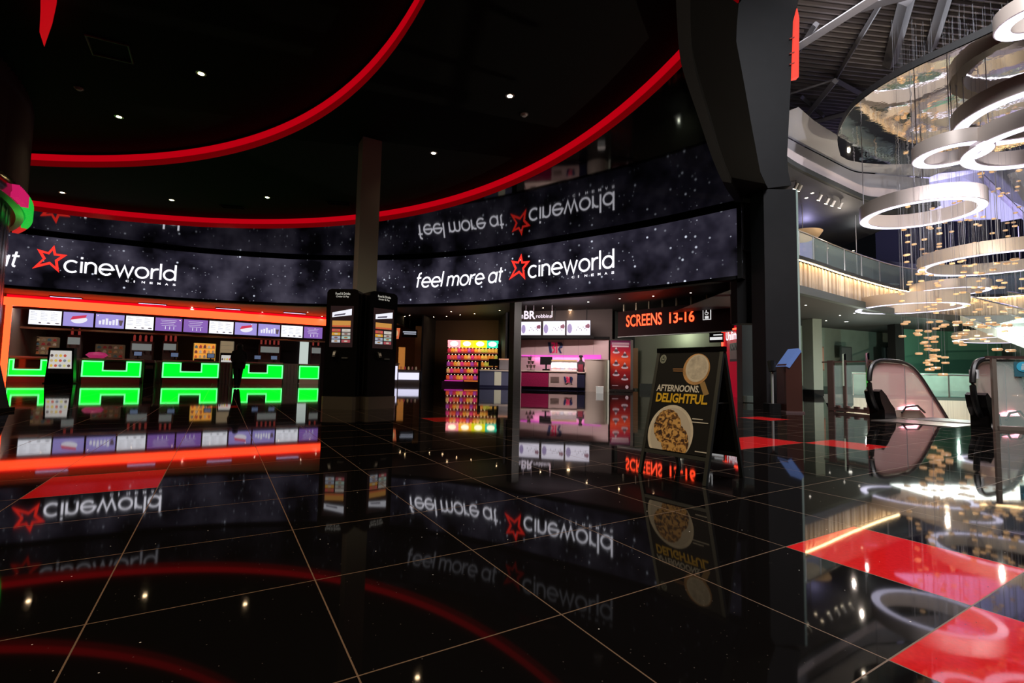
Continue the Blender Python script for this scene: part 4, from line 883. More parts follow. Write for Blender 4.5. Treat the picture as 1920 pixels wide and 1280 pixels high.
# ---------------------------------------------------------------- left drum and pillar
dx, dy, dr = -16.72, 5.3, 7.8
t = thing('drum_canopy', 'large dark slatted drum at the left edge with a red and green glowing rim', 'canopy', (dx, dy, 4.15))
m = MB(); n = 600
m.strip([((dr*(1 if i % 2 else .985))*cos(2*pi*i/n), (dr*(1 if i % 2 else .985))*sin(2*pi*i/n)) for i in range(n+1)], .35, 2.4); m.build('slatted_skin', mat('dark_slats', (.05, .05, .05), .6), t)
m = MB(); m.lathe([(dr-.16, -.02), (dr-.03, .0), (dr+.02, .12), (dr-.01, .36), (dr-.16, .36)], n=300); m.build('chrome_rim', mat('rim_chrome', (.35, .3, .22), .15, metal=1), t, True)
m = MB(); m.lathe([(7.3, .03), (dr-.15, .0)], n=200); m.build('underside', mat('drum_underside', (.30, .29, .32), .4), t)
for a0, a1, nm, c in [(31.5, 37.5, 'magenta_neon', (1, .02, .2)), (37.5, 54, 'green_neon', (.02, .9, .08)), (54, 60, 'red_neon', (1, .03, .03))]:
    cnt = int((a1-a0)/.75)
    for i in range(cnt):
        a = radians(a0+(i+.5)*(a1-a0)/cnt); m = MB(); m.box(((dr+.06)*cos(a), (dr+.06)*sin(a), .12), (.12, .035, .26), rz=a); m.build(nm, emi('n_'+nm, c, .55), t)
m = MB(); m.lathe([(7.55, -4.15), (7.55, .02)], n=300)
t2 = thing('round_pillar', 'dark glossy round pillar under the slatted drum at the left edge', 'pillar', (dx, dy, 4.15)); m.build('shaft', mat('pillar_gloss', (.03, .03, .03), .3), t2, True)
m = MB(); [m.strip([(7.565*cos(radians(a+d)), 7.565*sin(radians(a+d))) for d in (0, .4, .8)], -4.1, 0) for a in range(0, 90, 3)]; m.build('vertical_strips', mat('strip_steel', (.12, .12, .11), .25, metal=.9), t2)
m = MB(); m.lathe([(7.6, -4.15), (7.6, -3.95)], n=200); m.build('kick_band', BLK, t2)
g = onz(-34, 762, 0)*.88; t = thing('lean_bench', 'small black slanted stand with a green round mark at the left edge', 'stand', (g.x-.35, g.y, 0), .2)
m = MB(); m.slab([(-.5, 0), (.52, 0), (.32, .78), (.18, .95), (-.5, .95)], -.05, .25); m.build('body', BLK2, t)
m = MB(); disc(m, .02, .66, .1, .14, -.056, 16); m.build('round_mark', mat('green_disc', (.05, .35, .08), .4, emis=(.05, .5, .1), es=.3), t)
m = MB(); m.box((0, .1, .03), (1.1, .4, .06)); m.build('foot', BLK, t)

# ---------------------------------------------------------------- right side: screens sign, banner, corridor, totem
g1, g2 = at(1158, 700, 24.6), at(1376, 700, 20.1)
G = Frame(g1.x, g1.y, atan2(g2.y-g1.y, g2.x-g1.x)); GL_ = (Vector(g2[:2])-Vector(g1[:2])).length
t = G.thing('direction_sign', 'long black hanging sign reading screens 13-16 in orange letters', 'sign', GL_/2, 0, 2.76)
m = MB(); m.box((0, .12, .66), (GL_, .22, 1.32)); m.build('board', mat('sign_black_red', (.015, .004, .004), .7, spec=.1), t)
m = MB(); m.box((0, -.0, .012), (GL_, .03, .03)); m.build('bottom_edge', mat('edge_grey', (.3, .3, .28), .4, emis=(.5, .5, .45), es=.1), t)
for k in range(8):
    m = MB(); m.cyl((-GL_/2+GL_*(k+.4)/8, .12, 1.32), .06, .37, 12); m.build('hanger', mat('hanger_bronze', (.16, .13, .09), .35, metal=.7), t)
OL = emi('orange_letters', (1, .055, .014), 4)
def gl(px, py, y=-.02): x, z = G.hit(px, py, y); return x-GL_/2, z-2.76
def word(txt, pa, pb, pt, pbm, bold, m_, nm):
    xa, _ = gl(pa, 600); xb, _ = gl(pb, 600); za = gl((pa+pb)/2, pbm)[1]; zb = gl((pa+pb)/2, pt)[1]; m = MB(); letter(m, txt, xa, za, xb-xa, zb-za, -.02, bold); m.build(nm, m_, t)
word('SCREENS', 1174, 1241, 588, 610.5, .012, OL, 'lettering'); word('13-16', 1255, 1302, 583, 604.5, .018, OL, 'lettering')
xa, zb = gl(1318, 600); xb, za = gl(1333, 576); m = MB(); m.box(((xa+xb)/2, -.02, (za+zb)/2+.0), (xb-xa, .02, za-zb)); m.build('access_plate', emi('icon_white', (.8, .8, .8), .9), t)
xm = (xa+xb)/2; zm = (za+zb)/2; ICB = mat('icon_black', (.01, .01, .01), .5); m = MB(); h = za-zb
m.box((xm, -.034, zm), (xb-xa-.06, .004, h-.06)); m.build('icon_field', ICB, t)
m = MB(); disc(m, xm-.02, zm+h*.36, .035, .035, -.04, 10); m.box((xm-.02, -.04, zm+h*.2), (.035, .004, h*.2)); m.box((xm+.02, -.04, zm+h*.10), (.1, .004, .025)); m.box((xm+.06, -.04, zm+h*.04), (.025, .004, h*.14)); ribbon(m, A(xm-.005, zm+h*.05, .075, 130, 380, 14), .011, lambda a, b: (a, -.04, b)); m.build('wheelchair_symbol', emi('icon_white', (.8, .8, .8), .9), t)
m = MB(); m.box((xm, -.038, zm-h*.3), (.17, .004, h*.22)); m.build('ear_symbol_plate', emi('icon_white', (.8, .8, .8), .9), t)
# small hanging lit notice
p = at(1336, 627, 20.6); t = G.thing('small_notice', 'small white-lit notice hanging under the right end of the screens sign', 'sign', G.hit(1336, 627)[0], .35, 2.45)
m = MB(); m.box((0, 0, .1), (.62, .06, .42)); m.build('box', BLK, t)
m = MB(); m.box((0, .03, 1.15), (.03, .03, 1.7)); m.build('hanger', BLK, t)
m = MB(); quad(m, -.28, .0, .28, .12, -.035); quad(m, -.12, .19, .28, .24, -.035); m.build('text_bands', emi('notice_white', (.85, .85, .85), .9), t)
# corridor walls behind the sign
wall('wall_corridor', [tuple(at(1186, 700, 28.5)[:2]), tuple(at(1372, 700, 24)[:2])], SR, mat('olive_wall', (.16, .18, .13), .8))
m = MB(); a = at(1150, 700, 27.0); b = at(1187, 700, 28.3); m.strip([tuple(a[:2]), tuple(b[:2])], 0, SR, -.1); struct('wall_corridor_side', m, WBK)
m = MB(); q = at(1188.5, 700, 27.9); m.box((q.x, q.y-.3, 1.25), (.30, .06, 2.3)); struct('door_2', m, mat('brown_door', (.16, .07, .025), .5))
m = MB(); a, b = at(1199, 700, 27.6), at(1224, 700, 27.2); m.strip([tuple(a[:2]), tuple(b[:2])], 0, .38, .1); t = m.build('floor_upstand', mat('dark_green_low', (.015, .025, .018), .6)); tag(t, 'low dark upstand at the foot of the olive corridor wall', 'upstand')
light('corridor_lamp', 'POINT', at(1290, 640, 24) + Vector((0, 1.2, .5)), 90, (.95, 1, .8), .035)
# roll-up banner
g = onz(1163, 735, 0); t = thing('roll_up_banner', 'tall red banner with six drink pictures beside the ice cream shop', 'banner', (g.x, g.y, 0), -.12); sc = g.y/F
W_, H_ = 40*sc, 98*sc
BN = bpy.data.materials.new('banner_red'); BN.use_nodes = True; nt = BN.node_tree; tcn = nt.nodes.new('ShaderNodeTexCoord'); spn = nt.nodes.new('ShaderNodeSeparateXYZ'); nt.links.new(tcn.outputs['Generated'], spn.inputs[0]); rc = nt.nodes.new('ShaderNodeValToRGB'); nt.links.new(spn.outputs[2], rc.inputs[0])
ee = rc.color_ramp.elements; ee[0].color = (.04, .005, .005, 1); ee[0].position = .05; ee[1].color = (.10, .01, .05, 1); ee[1].position = .95
for p_, c_ in ((.35, (.30, .01, .012, 1)), (.6, (.75, .07, .02, 1)), (.8, (.4, .01, .03, 1))): q = ee.new(p_); q.color = c_
nt.links.new(rc.outputs[0], nt.nodes['Principled BSDF'].inputs['Base Color']); nt.links.new(rc.outputs[0], nt.nodes['Principled BSDF'].inputs['Emission Color']); nt.nodes['Principled BSDF'].inputs['Emission Strength'].default_value = .22
m = MB(); m.box((0, 0, H_*.52), (W_*.92, .02, H_*.93)); m.build('printed_sheet', BN, t)
m = MB(); m.box((W_*.52, 0, H_*.5), (.12, .08, H_)); m.build('pole', mat('banner_pole', (.35, .34, .3), .3, metal=.6), t)
m = MB(); m.box((0, 0, .08), (W_*1.1, .3, .12), bev=.03); m.build('base', STEEL, t)
m = MB(); m.box((0, 0, H_), (W_, .04, .05)); m.build('top_rail', STEEL, t)
BW_ = mat('banner_print_pale', (.55, .4, .42), .5, emis=(.6, .45, .5), es=.25)
for r, (fx, fz) in enumerate([(-.2, .76), (.2, .68), (-.2, .52), (.2, .47), (-.2, .33), (.2, .25)]):
    m = MB(); disc(m, fx*W_, fz*H_, .17, .07, -.014, 14); m.build('printed_saucer', BW_, t)
    m = MB(); m.slab([(fx*W_-.09, fz*H_+.02), (fx*W_+.09, fz*H_+.02), (fx*W_+.07, fz*H_+.15), (fx*W_-.07, fz*H_+.15)], -.018, -.015); m.build('printed_cup', mat('banner_cup', (.12, .06, .08), .5), t)
    m = MB(); m.slab([(fx*W_-.06, fz*H_+.15), (fx*W_+.06, fz*H_+.15), (fx*W_, fz*H_+.26)], -.018, -.015); m.build('printed_cream', BW_, t)
m = MB(); [quad(m, -.4*W_, H_*z, .4*W_, H_*(z+.012), -.014) for z in (.93, .905)]; quad(m, -.38*W_, H_*.86, .38*W_, H_*.89, -.014); quad(m, -.38*W_, H_*.12, -.1*W_, H_*.13, -.014); m.build('heading_lines', BW_, t)
m = MB(); disc(m, .3*W_, H_*.10, .08, .09, -.014, 14); m.build('round_logo', BW_, t)
# red totem
g1, g2 = onz(1353, 741.5, 0), onz(1397, 746.5, 0); TFR = Frame(g1.x, g1.y, atan2(g2.y-g1.y, g2.x-g1.x)); TL = (g2-g1).length
t = TFR.thing('red_totem', 'tall red totem with a glowing neon corner and white word, behind the A-board', 'sign', TL/2, 0)
m = MB(); m.box((0, .3, 1.5), (TL, .6, 3.0)); m.build('body', mat('totem_red', (.42, .004, .02), .35, emis=(.6, .0, .03), es=.30), t)
NE = emi('neon_orange_red', (1, .06, .025), 4)
m = MB(); m.box((.08, -.04, 2.84), (TL-.3, .05, .07)); m.build('neon_top', NE, t)
m = MB(); m.box((-TL/2+.24, -.04, 2.25), (.07, .05, 1.25)); m.build('neon_side', NE, t)
def tl(px, py): x, z = TFR.hit(px, py, -.05); return x-TL/2, z
xa = tl(1361, 630)[0]; xb = tl(1395, 630)[0]; z0 = tl(1378, 636)[1]; z1 = tl(1378, 619.5)[1]
m = MB(); letter(m, 'Unlimited', xa, z0, xb-xa, z1-z0, -.05, .02); m.build('lettering', emi('totem_white', (.95, .85, .95), 1.3), t)
xa = tl(1367.5, 660)[0]; xb = tl(1391.5, 660)[0]; z0 = tl(1380, 677)[1]; z1 = tl(1380, 642)[1]
m = MB(); m.box(((xa+xb)/2, -.02, (z0+z1)/2), (xb-xa, .03, z1-z0)); m.build('poster', mat('poster_grey', (.09, .10, .11), .4), t)
m = MB(); zz = (z0+z1)/2; ribbon(m, [(xa+.1, zz+.05), (xa+.22, z1-.12), (xa+.34, zz+.15), (xa+.46, z1-.08), (xa+.62, zz+.1)], .04, lambda a, b: (a, -.045, b)); m.build('poster_drawing', mat('poster_pale', (.3, .32, .33), .5), t)
m = MB(); m.box(((xa+xb)/2, -.04, z0+.28), (xb-xa-.06, .01, .36)); m.build('poster_lower_print', mat('poster_rose', (.34, .26, .26), .5), t)
# grey-green wall panel and high panel
g = onz(1412, 755, 0); m = MB(); wd = 31*g.y/F; m.box((g.x, g.y+.3, 1.33), (wd, .5, 2.66), rz=-.1); struct('wall_panel_1', m, GREENG)
m = MB(); m.box((g.x-.05, g.y-.0, .12), (wd*.9, .3, .2), rz=-.1, bev=.05); t = m.build('panel_foot', mat('pale_green_foot', (.3, .38, .32), .5)); tag(t, 'pale rounded foot at the base of the grey-green wall panel', 'foot')
a = at(1382, 576, 17.0); m = MB(); m.box((a.x, a.y, 3.6), (.34, .3, 1.7)); struct('wall_panel_2', m, GREENG)
a = at(1414, 475, 13.5); m = MB(); m.box((a.x+.02, a.y+.35, 4.08), (.86, .5, 3.44), rz=-.1); struct('wall_lintel', m, BLK)
wall('wall_right_back', [tuple(at(1376, 700, 24)[:2]), tuple(at(1500, 700, 21)[:2])], SR, WBK)
# pillar and its flared head
PL = at(1437, 700, 12.4); PR = at(1499, 700, 12.4)
m = MB(); m.box(((PL.x+PR.x)/2, 12.75, 2.9), (PR.x-PL.x, .7, 5.8)); struct('column', m, DGR)
hv = [at(px, py, 12.38) for px, py in [(1437, 353), (1484, 347), (1478, 322), (1476, 292), (1483, 150), (1487, 40), (1500, -10), (1520, -90), (1380, -90), (1378, 80), (1396, 170), (1424, 335)]]
m = MB(); m.slab([(v.x, v.z) for v in hv], 12.38, 13.4); struct('column_head', m, DGR)
m = MB(); m.box((PR.x+.03, 12.55, 2.9), (.05, .3, 5.8)); struct('trim_6', m, mat('pale_green_edge', (.35, .45, .4), .3, alpha=.9))
sv = [at(px, py, 12.5) for px, py in [(1481, 152), (1480, 148), (1483, 70), (1489, 22), (1493, 40), (1492, 150)]]
t = thing('red_side_sign', 'tall red glowing sign seen edge-on high on the flared pillar', 'sign', (0, 0, 0)); m = MB(); m.slab([(v.x, v.z) for v in sv], 12.36, 12.5); m.build('lit_face', emi('red_sign_glow', (1, .07, .045), 1.1), t)
for y in (70, 98, 118):
    m = MB(); m.slab([(at(1482, y, 12.3).x, at(1482, y, 12.3).z), (at(1491, y-3, 12.3).x, at(1491, y-3, 12.3).z), (at(1491, y-1, 12.3).x, at(1491, y-1, 12.3).z), (at(1482, y+2, 12.3).x, at(1482, y+2, 12.3).z)], 12.33, 12.35); m.build('seam', mat('seam_red', (.3, .02, .01), .5), t)
# slim stand and slanted terminal by the pillar
g = onz(1449, 772, 0); t = thing('card_reader_post', 'slim chrome post with a black reader head before the big pillar', 'post', (g.x, g.y, 0), .1)
m = MB(); m.box((0, 0, .55), (.04, .04, .82)); m.build('post', mat('satin_post', (.5, .5, .48), .3, metal=.4), t)
m = MB(); m.box((-.02, -.02, 1.10), (.16, .12, .26), rx=-.25, bev=.03); m.build('reader_head', BLK2, t)
m = MB(); m.box((.02, .05, .1), (.3, .34, .2), bev=.05); m.build('base', BLK, t)
g = onz(1487, 774, 0); t = thing('slanted_terminal', 'dark information terminal with a slanted blue screen beside the big pillar', 'kiosk', (g.x, g.y, 0), 0)
m = MB(); m.slab([(-.18, .03), (.2, .03), (.2, 1.42), (.14, 1.5), (-.18, 1.12)], -.05, .35); m.build('body', mat('terminal_brown', (.05, .02, .015), .25), t)
m = MB(); m.slab([(-.19, 1.10), (-.10, 1.06), (.19, 1.46), (.12, 1.53)], -.07, .37); m.build('screen', mat('blue_screen', (.05, .08, .2), .3, emis=(.12, .2, .45), es=.5), t)
m = MB(); m.box((0, .15, .02), (.44, .5, .04)); m.build('foot', mat('foot_metal', (.3, .2, .2), .3, metal=.7), t)

# ---------------------------------------------------------------- people
def person(name, lab, loc, rz, pts, edges, hair, shoes=None, col=None, sc=1.):
    t = thing(name, lab, 'person', loc, rz)
    me = bpy.data.meshes.new('body'); me.from_pydata([tuple(c*sc for c in p[0]) for p in pts], edges, []); o = bpy.data.objects.new('body', me); COL.objects.link(o)
    md = o.modifiers.new('skin', 'SKIN'); sv_ = me.skin_vertices[0].data
    for i, p in enumerate(pts): r = p[1] if isinstance(p[1], tuple) else (p[1], p[1]); sv_[i].radius = (r[0]*sc, r[1]*sc)
    sv_[0].use_root = True
    s2 = o.modifiers.new('s', 'SUBSURF'); s2.levels = 2
    dg = bpy.context.evaluated_depsgraph_get(); me2 = bpy.data.meshes.new_from_object(o.evaluated_get(dg)); me2.name = 'body'; o.modifiers.clear(); o.data = me2
    me2.materials.clear(); me2.materials.append(col); me2.polygons.foreach_set('use_smooth', [True]*len(me2.polygons)); o.parent = t
    for nm, mb, mm in hair: mb.build(nm, mm, t, True)
    return t
BODY = [((0, 0, .98), (.17, .13)), ((0, 0, 1.2), (.16, .12)), ((0, .0, 1.42), (.20, .13)), ((0, 0, 1.53), (.065, .065)), ((0, -.01, 1.66), (.09, .105)),
        ((-.20, 0, 1.40), .068), ((-.25, .02, 1.13), .055), ((-.19, -.14, 1.02), .045), ((-.16, -.22, 1.03), .036), ((.20, 0, 1.40), .068), ((.25, .02, 1.13), .055), ((.19, -.12, 1.0), .045), ((.16, -.20, 1.01), .036),
        ((-.08, 0, .88), .125), ((-.075, -.02, .5), .09), ((-.07, .02, .10), .06), ((-.075, -.15, .045), .05), ((.08, 0, .88), .125), ((.055, .03, .5), .09), ((.03, .10, .10), .06), ((.02, -.06, .045), .05)]
EDG = [(0, 1), (1, 2), (2, 3), (3, 4), (2, 5), (5, 6), (6, 7), (7, 8), (2, 9), (9, 10), (10, 11), (11, 12), (0, 13), (13, 14), (14, 15), (15, 16), (0, 17), (17, 18), (18, 19), (19, 20)]
BKC = mat('black_clothes', (.008, .008, .01), .8); HAIR = mat('black_hair', (.006, .005, .005), .6)
h = MB(); h.sphere((0, .03, 1.68), .115, 16, 12, sc=(1, 1.05, 1.1)); h.sphere((0, .07, 1.55), .12, 16, 10, sc=(1.1, .7, 1.2))
j = MB(); j.lathe([(.21, .78), (.24, 1.0), (.22, 1.3), (.15, 1.48), (.07, 1.54)], n=20, M=Matrix.Diagonal((1.05, .72, 1, 1)))
g = onz(445, 728, 0)
person('person', 'person in dark clothes with long dark hair standing before the green counters', (g.x, g.y, 0), .5, BODY, EDG, [('hair', h, HAIR), ('coat', j, BKC)], col=BKC, sc=1.03)
# staff behind the ice cream counter
SB = [(p[0], p[1]) for p in BODY]
h = MB(); h.sphere((0, .0, 1.72), .105, 16, 10, sc=(1, 1.1, .9)); cp_ = MB(); cp_.lathe([(1e-3, .1), (.09, .08), (.11, 0), (.1, -.02)], (0, 0, 1.74), 16); cp_.box((0, -.14, 1.73), (.14, .14, .02), bev=.03)
ap = MB(); ap.slab([(-.12, .85), (.12, .85), (.12, 1.35), (-.12, 1.35)], -.15, -.12)
x, z = BF.hit(1089, 690, 1.35); q = BF.loc(x, 1.35)
person('person', 'person in dark uniform and cap working behind the ice cream counter', q, -.2, SB, EDG, [('cap', cp_, HAIR), ('apron', ap, mat('wine_apron', (.25, .02, .05), .7))], col=mat('dark_uniform', (.03, .02, .025), .8))
fa = MB(); fa.sphere((0, -.035, 1.655), .078, 12, 10, sc=(.95, .9, 1.2)); fa.sphere((0, -.112, 1.65), .014, 8, 6); 
o_ = fa.build('face', mat('skin_tone', (.35, .2, .15), .5), bpy.data.objects['person.001'], True)

# ================================================================ atrium
CREAM = mat('cream_plaster', (.5, .5, .52), .7); WHT = mat('off_white_bulkhead', (.55, .54, .56), .7)
bal = [tuple(onz(px, py, 4.9)[:2]) for px, py in [(1440, 475), (1470, 481), (1494, 487), (1528, 497.5), (1560, 508.5), (1600, 521), (1640, 532.5), (1686, 543.5), (1740, 551), (1800, 556), (1870, 556), (1960, 548), (2050, 535)]]
bal = spline(bal, 5)
# slatted gold-lit fascia
SLAT = bpy.data.materials.new('pale_timber_slats'); SLAT.use_nodes = True; nt = SLAT.node_tree
t = thing('slatted_balcony_front', 'curved balcony front of pale timber slats lit gold from above', 'balcony', (0, 0, 0))
tcn = nt.nodes.new('ShaderNodeTexCoord'); mp = nt.nodes.new('ShaderNodeMapping'); mp.inputs['Scale'].default_value = (5, 5, .05); wn = nt.nodes.new('ShaderNodeTexNoise'); wn.inputs['Scale'].default_value = 2.2
nt.links.new(tcn.outputs['Object'], mp.inputs[0]); nt.links.new(mp.outputs[0], wn.inputs['Vector']); rc = nt.nodes.new('ShaderNodeValToRGB'); nt.links.new(wn.outputs['Fac'], rc.inputs[0])
rc.color_ramp.elements[0].position = .35; rc.color_ramp.elements[0].color = (.40, .30, .21, 1); rc.color_ramp.elements[1].position = .65; rc.color_ramp.elements[1].color = (.85, .75, .62, 1)
nt.links.new(rc.outputs[0], nt.nodes['Principled BSDF'].inputs['Base Color'])
m = MB(); zz = []; P_ = off(bal, -.03)
for i, p in enumerate(bal): zz.append(p if i % 2 == 0 else P_[i])
m.strip(bal, 3.98, 4.84); m.build('slats', SLAT, t)
m = MB(); [m.box((bal[i][0]*.998, bal[i][1]*.998, 4.41), (.05, .06, .86), rz=.5) for i in range(0, len(bal), 1)]; m.build('slat_ribs', SLAT, t)
m = MB(); m.strip(off(bal, -.22), 4.86, 4.98, .5); m.build('top_ledge', DGR2, t)
m = MB(); m.strip(off(bal, .02), 3.7, 3.97, -.2); m.build('lower_edge', mat('dark_teal_edge', (.05, .065, .065), .5), t)
m = MB(); m.strip(off(bal, -.16), 4.835, 4.86, .03); m.build('light_line', emi('gold_light_line', (1, .66, .32), 30), t)
# balcony soffit, level two floor and ceiling
outer = [(34, 40), (9, 40), (8.5, 15)]
def plate(path, rest, z, m_, nm='ceiling'): b = MB(); b.add([(x, y, z) for x, y in list(path)+rest], [tuple(range(len(path)+len(rest)))]); struct(nm, b, m_)
plate(bal, [(45, 20), (45, 45), (7.3, 45), (7.3, 14.5)], 3.75, mat('atrium_soffit', (.035, .038, .038), .7))
plate(bal, [(45, 20), (45, 45), (7.3, 45), (7.3, 14.5)], 4.9, DGR2, 'floor')
up = spline([tuple(onz(px, py, 8.0)[:2]) for px, py in [(1455, 295), (1487, 316), (1525, 335), (1562, 352), (1604, 371), (1625, 378), (1650, 380), (1700, 384), (1760, 388)]], 4)
upc = up+[(18, 32), (7.3, 32), (7.3, 14.5)]
b = MB(); b.add([(x, y, 8.0) for x, y in upc], [tuple(range(len(upc)))]); struct('ceiling', b, mat('level_two_ceiling', (.03, .03, .033), .7))
b = MB(); b.strip(off(up, -.1), 8.02, 8.2, .15); struct('trim_7', b, DGR2)
b = MB(); b.strip(up, 8.2, 8.62, .2); struct('wall_bulkhead', b, mat('rose_white_bulkhead', (.52, .44, .43), .7))
b = MB(); b.strip(off(up, .25), 8.62, 8.8, .2); b.strip(off(up, .35), 8.8, 9.35, .2); struct('wall_bulkhead_upper', b, WHT)
b = MB(); q = off(up, .35); b.add([(x, y, 9.4) for x, y in q]+[(x, y, 9.4) for x, y in reversed(off(up, -.7))], [tuple(range(2*len(q)))]); struct('ceiling', b, mat('grey_white_ceiling', (.36, .36, .38), .7))
# level two back wall (curved, dark) and purple-lit end
bw = spline([tuple(at(px, 400, Y)[:2]) for px, Y in [(1440, 22), (1500, 24), (1560, 26), (1640, 28), (1700, 29), (1780, 29.5)]], 4)
b = MB(); b.strip(bw, 4.9, 8.0); struct('wall_level_two', b, mat('level_two_wall', (.022, .022, .024), .8))
FARW = mat('far_wall_white', (.55, .55, .6), .8)
b = MB(); b.strip([tuple(at(px, 400, Y)[:2]) for px, Y in [(1655, 33), (1760, 33), (1860, 32), (1960, 30), (2100, 27)]], 11.6, 17); struct('wall_far_upper', b, FARW)
b = MB(); b.strip([tuple(at(px, 400, Y)[:2]) for px, Y in [(1640, 32.5), (1760, 32.5), (1900, 31.5), (2100, 27)]], 4.9, 11.8); struct('wall_far_dark', b, mat('far_wall_dark', (.005, .005, .007), 1.0, spec=.03))
# sloping lavender planes and truss in the upper right
b = MB()
def v3(px, py, Y): p = at(px, py, Y); return tuple(p)
b.add([v3(1690, 352, 27), v3(1800, 330, 26), v3(1935, 395, 25), v3(1935, 300, 24), v3(1800, 308, 25), v3(1700, 318, 26)], [(0, 1, 2, 3, 4, 5)]); struct('wall_sloping', b, FARW)
for k, (p, q, r_) in enumerate([((1640, 332, 22), (1930, 300, 21), .16), ((1650, 300, 22), (1712, 345, 22), .14), ((1712, 345, 22), (1735, 312, 22), .12), ((1840, 330, 23), (1935, 420, 23), .12), ((1905, 320, 20), (1935, 370, 20), .3)]):
    b = MB(); b.tube([v3(*p), v3(*q)], r_, 6); o = b.build('roof_truss_bar', mat('pale_truss', (.4, .38, .4), .5)); tag(o, ['long pale truss bar under the mirrored cloud at the right', 'short truss brace left of the small white ring', 'short truss brace rising right to the small white ring', 'thin slanting bar over the lavender wall', 'thick slanting bar at the right picture edge'][k], 'beam')
light('purple_wash', 'AREA', at(1830, 425, 27), 1700, (.62, .58, 1), 6, rot=(radians(130), 0, 0), sy=1.5)
light('purple_wash_two', 'POINT', at(1900, 420, 22), 350, (.5, .45, 1), .035)
# roof deck with ribs and beams
b = MB(); b.add([(1, -2, 14.2), (45, -2, 14.2), (45, 26, 14.2), (1, 26, 14.2)], [(0, 1, 2, 3)]); struct('ceiling', b, mat('roof_deck', (.10, .085, .08), .7))
b = MB()
for i in range(80):
    y = 5.5+i*.26; b.box((12, y, 14.12), (26, .07, .12), rz=.12)
struct('trim_8', b, mat('deck_ribs', (.24, .21, .20), .6))
for k, (p, q, r_, z) in enumerate([((1470, 105), (1668, -22), .17, 13.6), ((1480, 176), (1568, 148), .05, 13.6), ((1494, 100), (1530, 45), .12, 13.8), ((1565, 150), (1650, 8), .10, 13.9), ((1565, 150), (1625, 182), .12, 13.6), ((1500, 232), (1566, 152), .14, 13.4), ((1470, 243), (1585, 212), .13, 13.4), ((1668, 120), (1700, 0), .25, 13.9), ((1745, 90), (1775, -10), .2, 13.9), ((1600, 20), (1920, -70), .15, 13.8), ((1500, 180), (1550, 222), .1, 13.5)]):
    b = MB(); a_ = onz(*p, z); c_ = onz(*q, z); b.tube([a_, c_], r_, 4); o = b.build('roof_beam', mat('beam_light', (.33, .30, .29), .6) if k in (0, 1, 5, 6) else mat('beam_dark', (.10, .09, .09), .6))
    tag(o, ['thick pale roof beam crossing the upper right corner beside the red sign', 'thin pale roof rail under the ribbed deck', 'short brace below the thick pale beam', 'thin dark roof beam running up across the ribbed deck', 'dark brace joining the beam above the left tip of the mirror', 'pale diagonal brace left of the mirrored cloud', 'pale lower beam left of the mirrored cloud', 'wide dark purlin in the middle of the ribbed deck', 'dark purlin above the mirrored cloud', 'dark beam along the top right picture edge', 'small dark brace in the corner by the pillar head'][k], 'beam')
# mirrored cloud
MIR = mat('rippled_mirror', (.82, .80, .72), .03, metal=1, bump=.13, nscale=1.1)
pm = spline([tuple(onz(px, py, 8.4)[:2]) for px, py in [(1576, 292), (1570, 262), (1580, 232), (1604, 198), (1650, 163), (1710, 130), (1780, 98), (1850, 66), (1920, 33), (2050, -30), (2250, 60), (2300, 200), (2100, 270), (1920, 286), (1850, 291), (1760, 303), (1680, 308), (1625, 306), (1590, 300)]], 3)
t = thing('mirrored_ceiling_cloud', 'large cloud-shaped rippled mirror hanging under the atrium roof', 'mirror', (0, 0, 0))
b = MB(); b.prism(pm, 8.4, 8.42); b.build('mirror_face', MIR, t)
b = MB(); b.prism(pm, 8.43, 8.6); b.build('rim', mat('dark_rim', (.03, .03, .03), .5), t)
# ring lights
DIF = emi('ring_diffuser', (.80, .76, 1), 2.6); RB = mat('ring_champagne', (.55, .47, .41), .4, metal=.15)
ZM = 8.4
def ring_light(px, py, rpx, z, h, wth, lab, rot=0):
    # centre seen at a pixel on the underside level z
    c = onz(px, py, z); R = rpx*c.y/F/1.03
    t = thing('ring_light', lab, 'chandelier', c, rot, 'large white ring lights')
    m = MB(); m.lathe([(R, .0), (R, h), (R-.04, h), (R-wth, h), (R-wth, .02)], n=72); m.build('hoop', RB, t, True)
    m = MB(); m.lathe([(R-wth-.012, -.012), (R-.02, -.012)], n=72); m.build('diffuser', DIF, t)
    for k in range(4):
        a = pi/4+k*pi/2; m = MB(); m.cyl(((R-wth/2)*cos(a), (R-wth/2)*sin(a), h), .012, max(.1, (ZM if z < ZM else 14)-z-h), 6); m.build('suspension_cable', mat('steel_cable', (.55, .55, .6), .35, metal=.5), t)
    return c, R
rings = [(1785, 291, 62, 6.7, .34, .24, 'smallest white ring light just under the mirrored cloud'),
 (1725, 402, 97, 6.0, .42, .22, 'large white ring light hanging left, in front of the upper level'),
 (1872, 494, 122, 5.1, .42, .26, 'wide glowing ring light cut by the right picture edge at mid height'),
 (1780, 547, 60, 4.6, .36, .2, 'ring light half hidden behind the lower left ring'),
 (1705, 578, 87, 3.75, .42, .22, 'lower left ring light with a bright hot reflection on its side'),
 (1925, 636, 107, 2.75, .36, .2, 'lowest ring light at the right edge above the escalator'),
 (1960, 212, 140, 7.5, .42, .3, 'huge ring light cut by the right edge beside the mirrored cloud'),
 (1965, 268, 130, 6.6, .4, .28, 'ring light at the right edge below the huge ring'),
 (1940, 40, 60, 7.9, .3, .24, 'ring light in the top right corner')]
for r_ in rings: ring_light(*r_)
for px, py, Y, e in [(1760, 560, 15, 90), (1850, 470, 15, 90)]: light('ring_spot', 'POINT', at(px, py, Y), e, (1, .88, .72), .035)
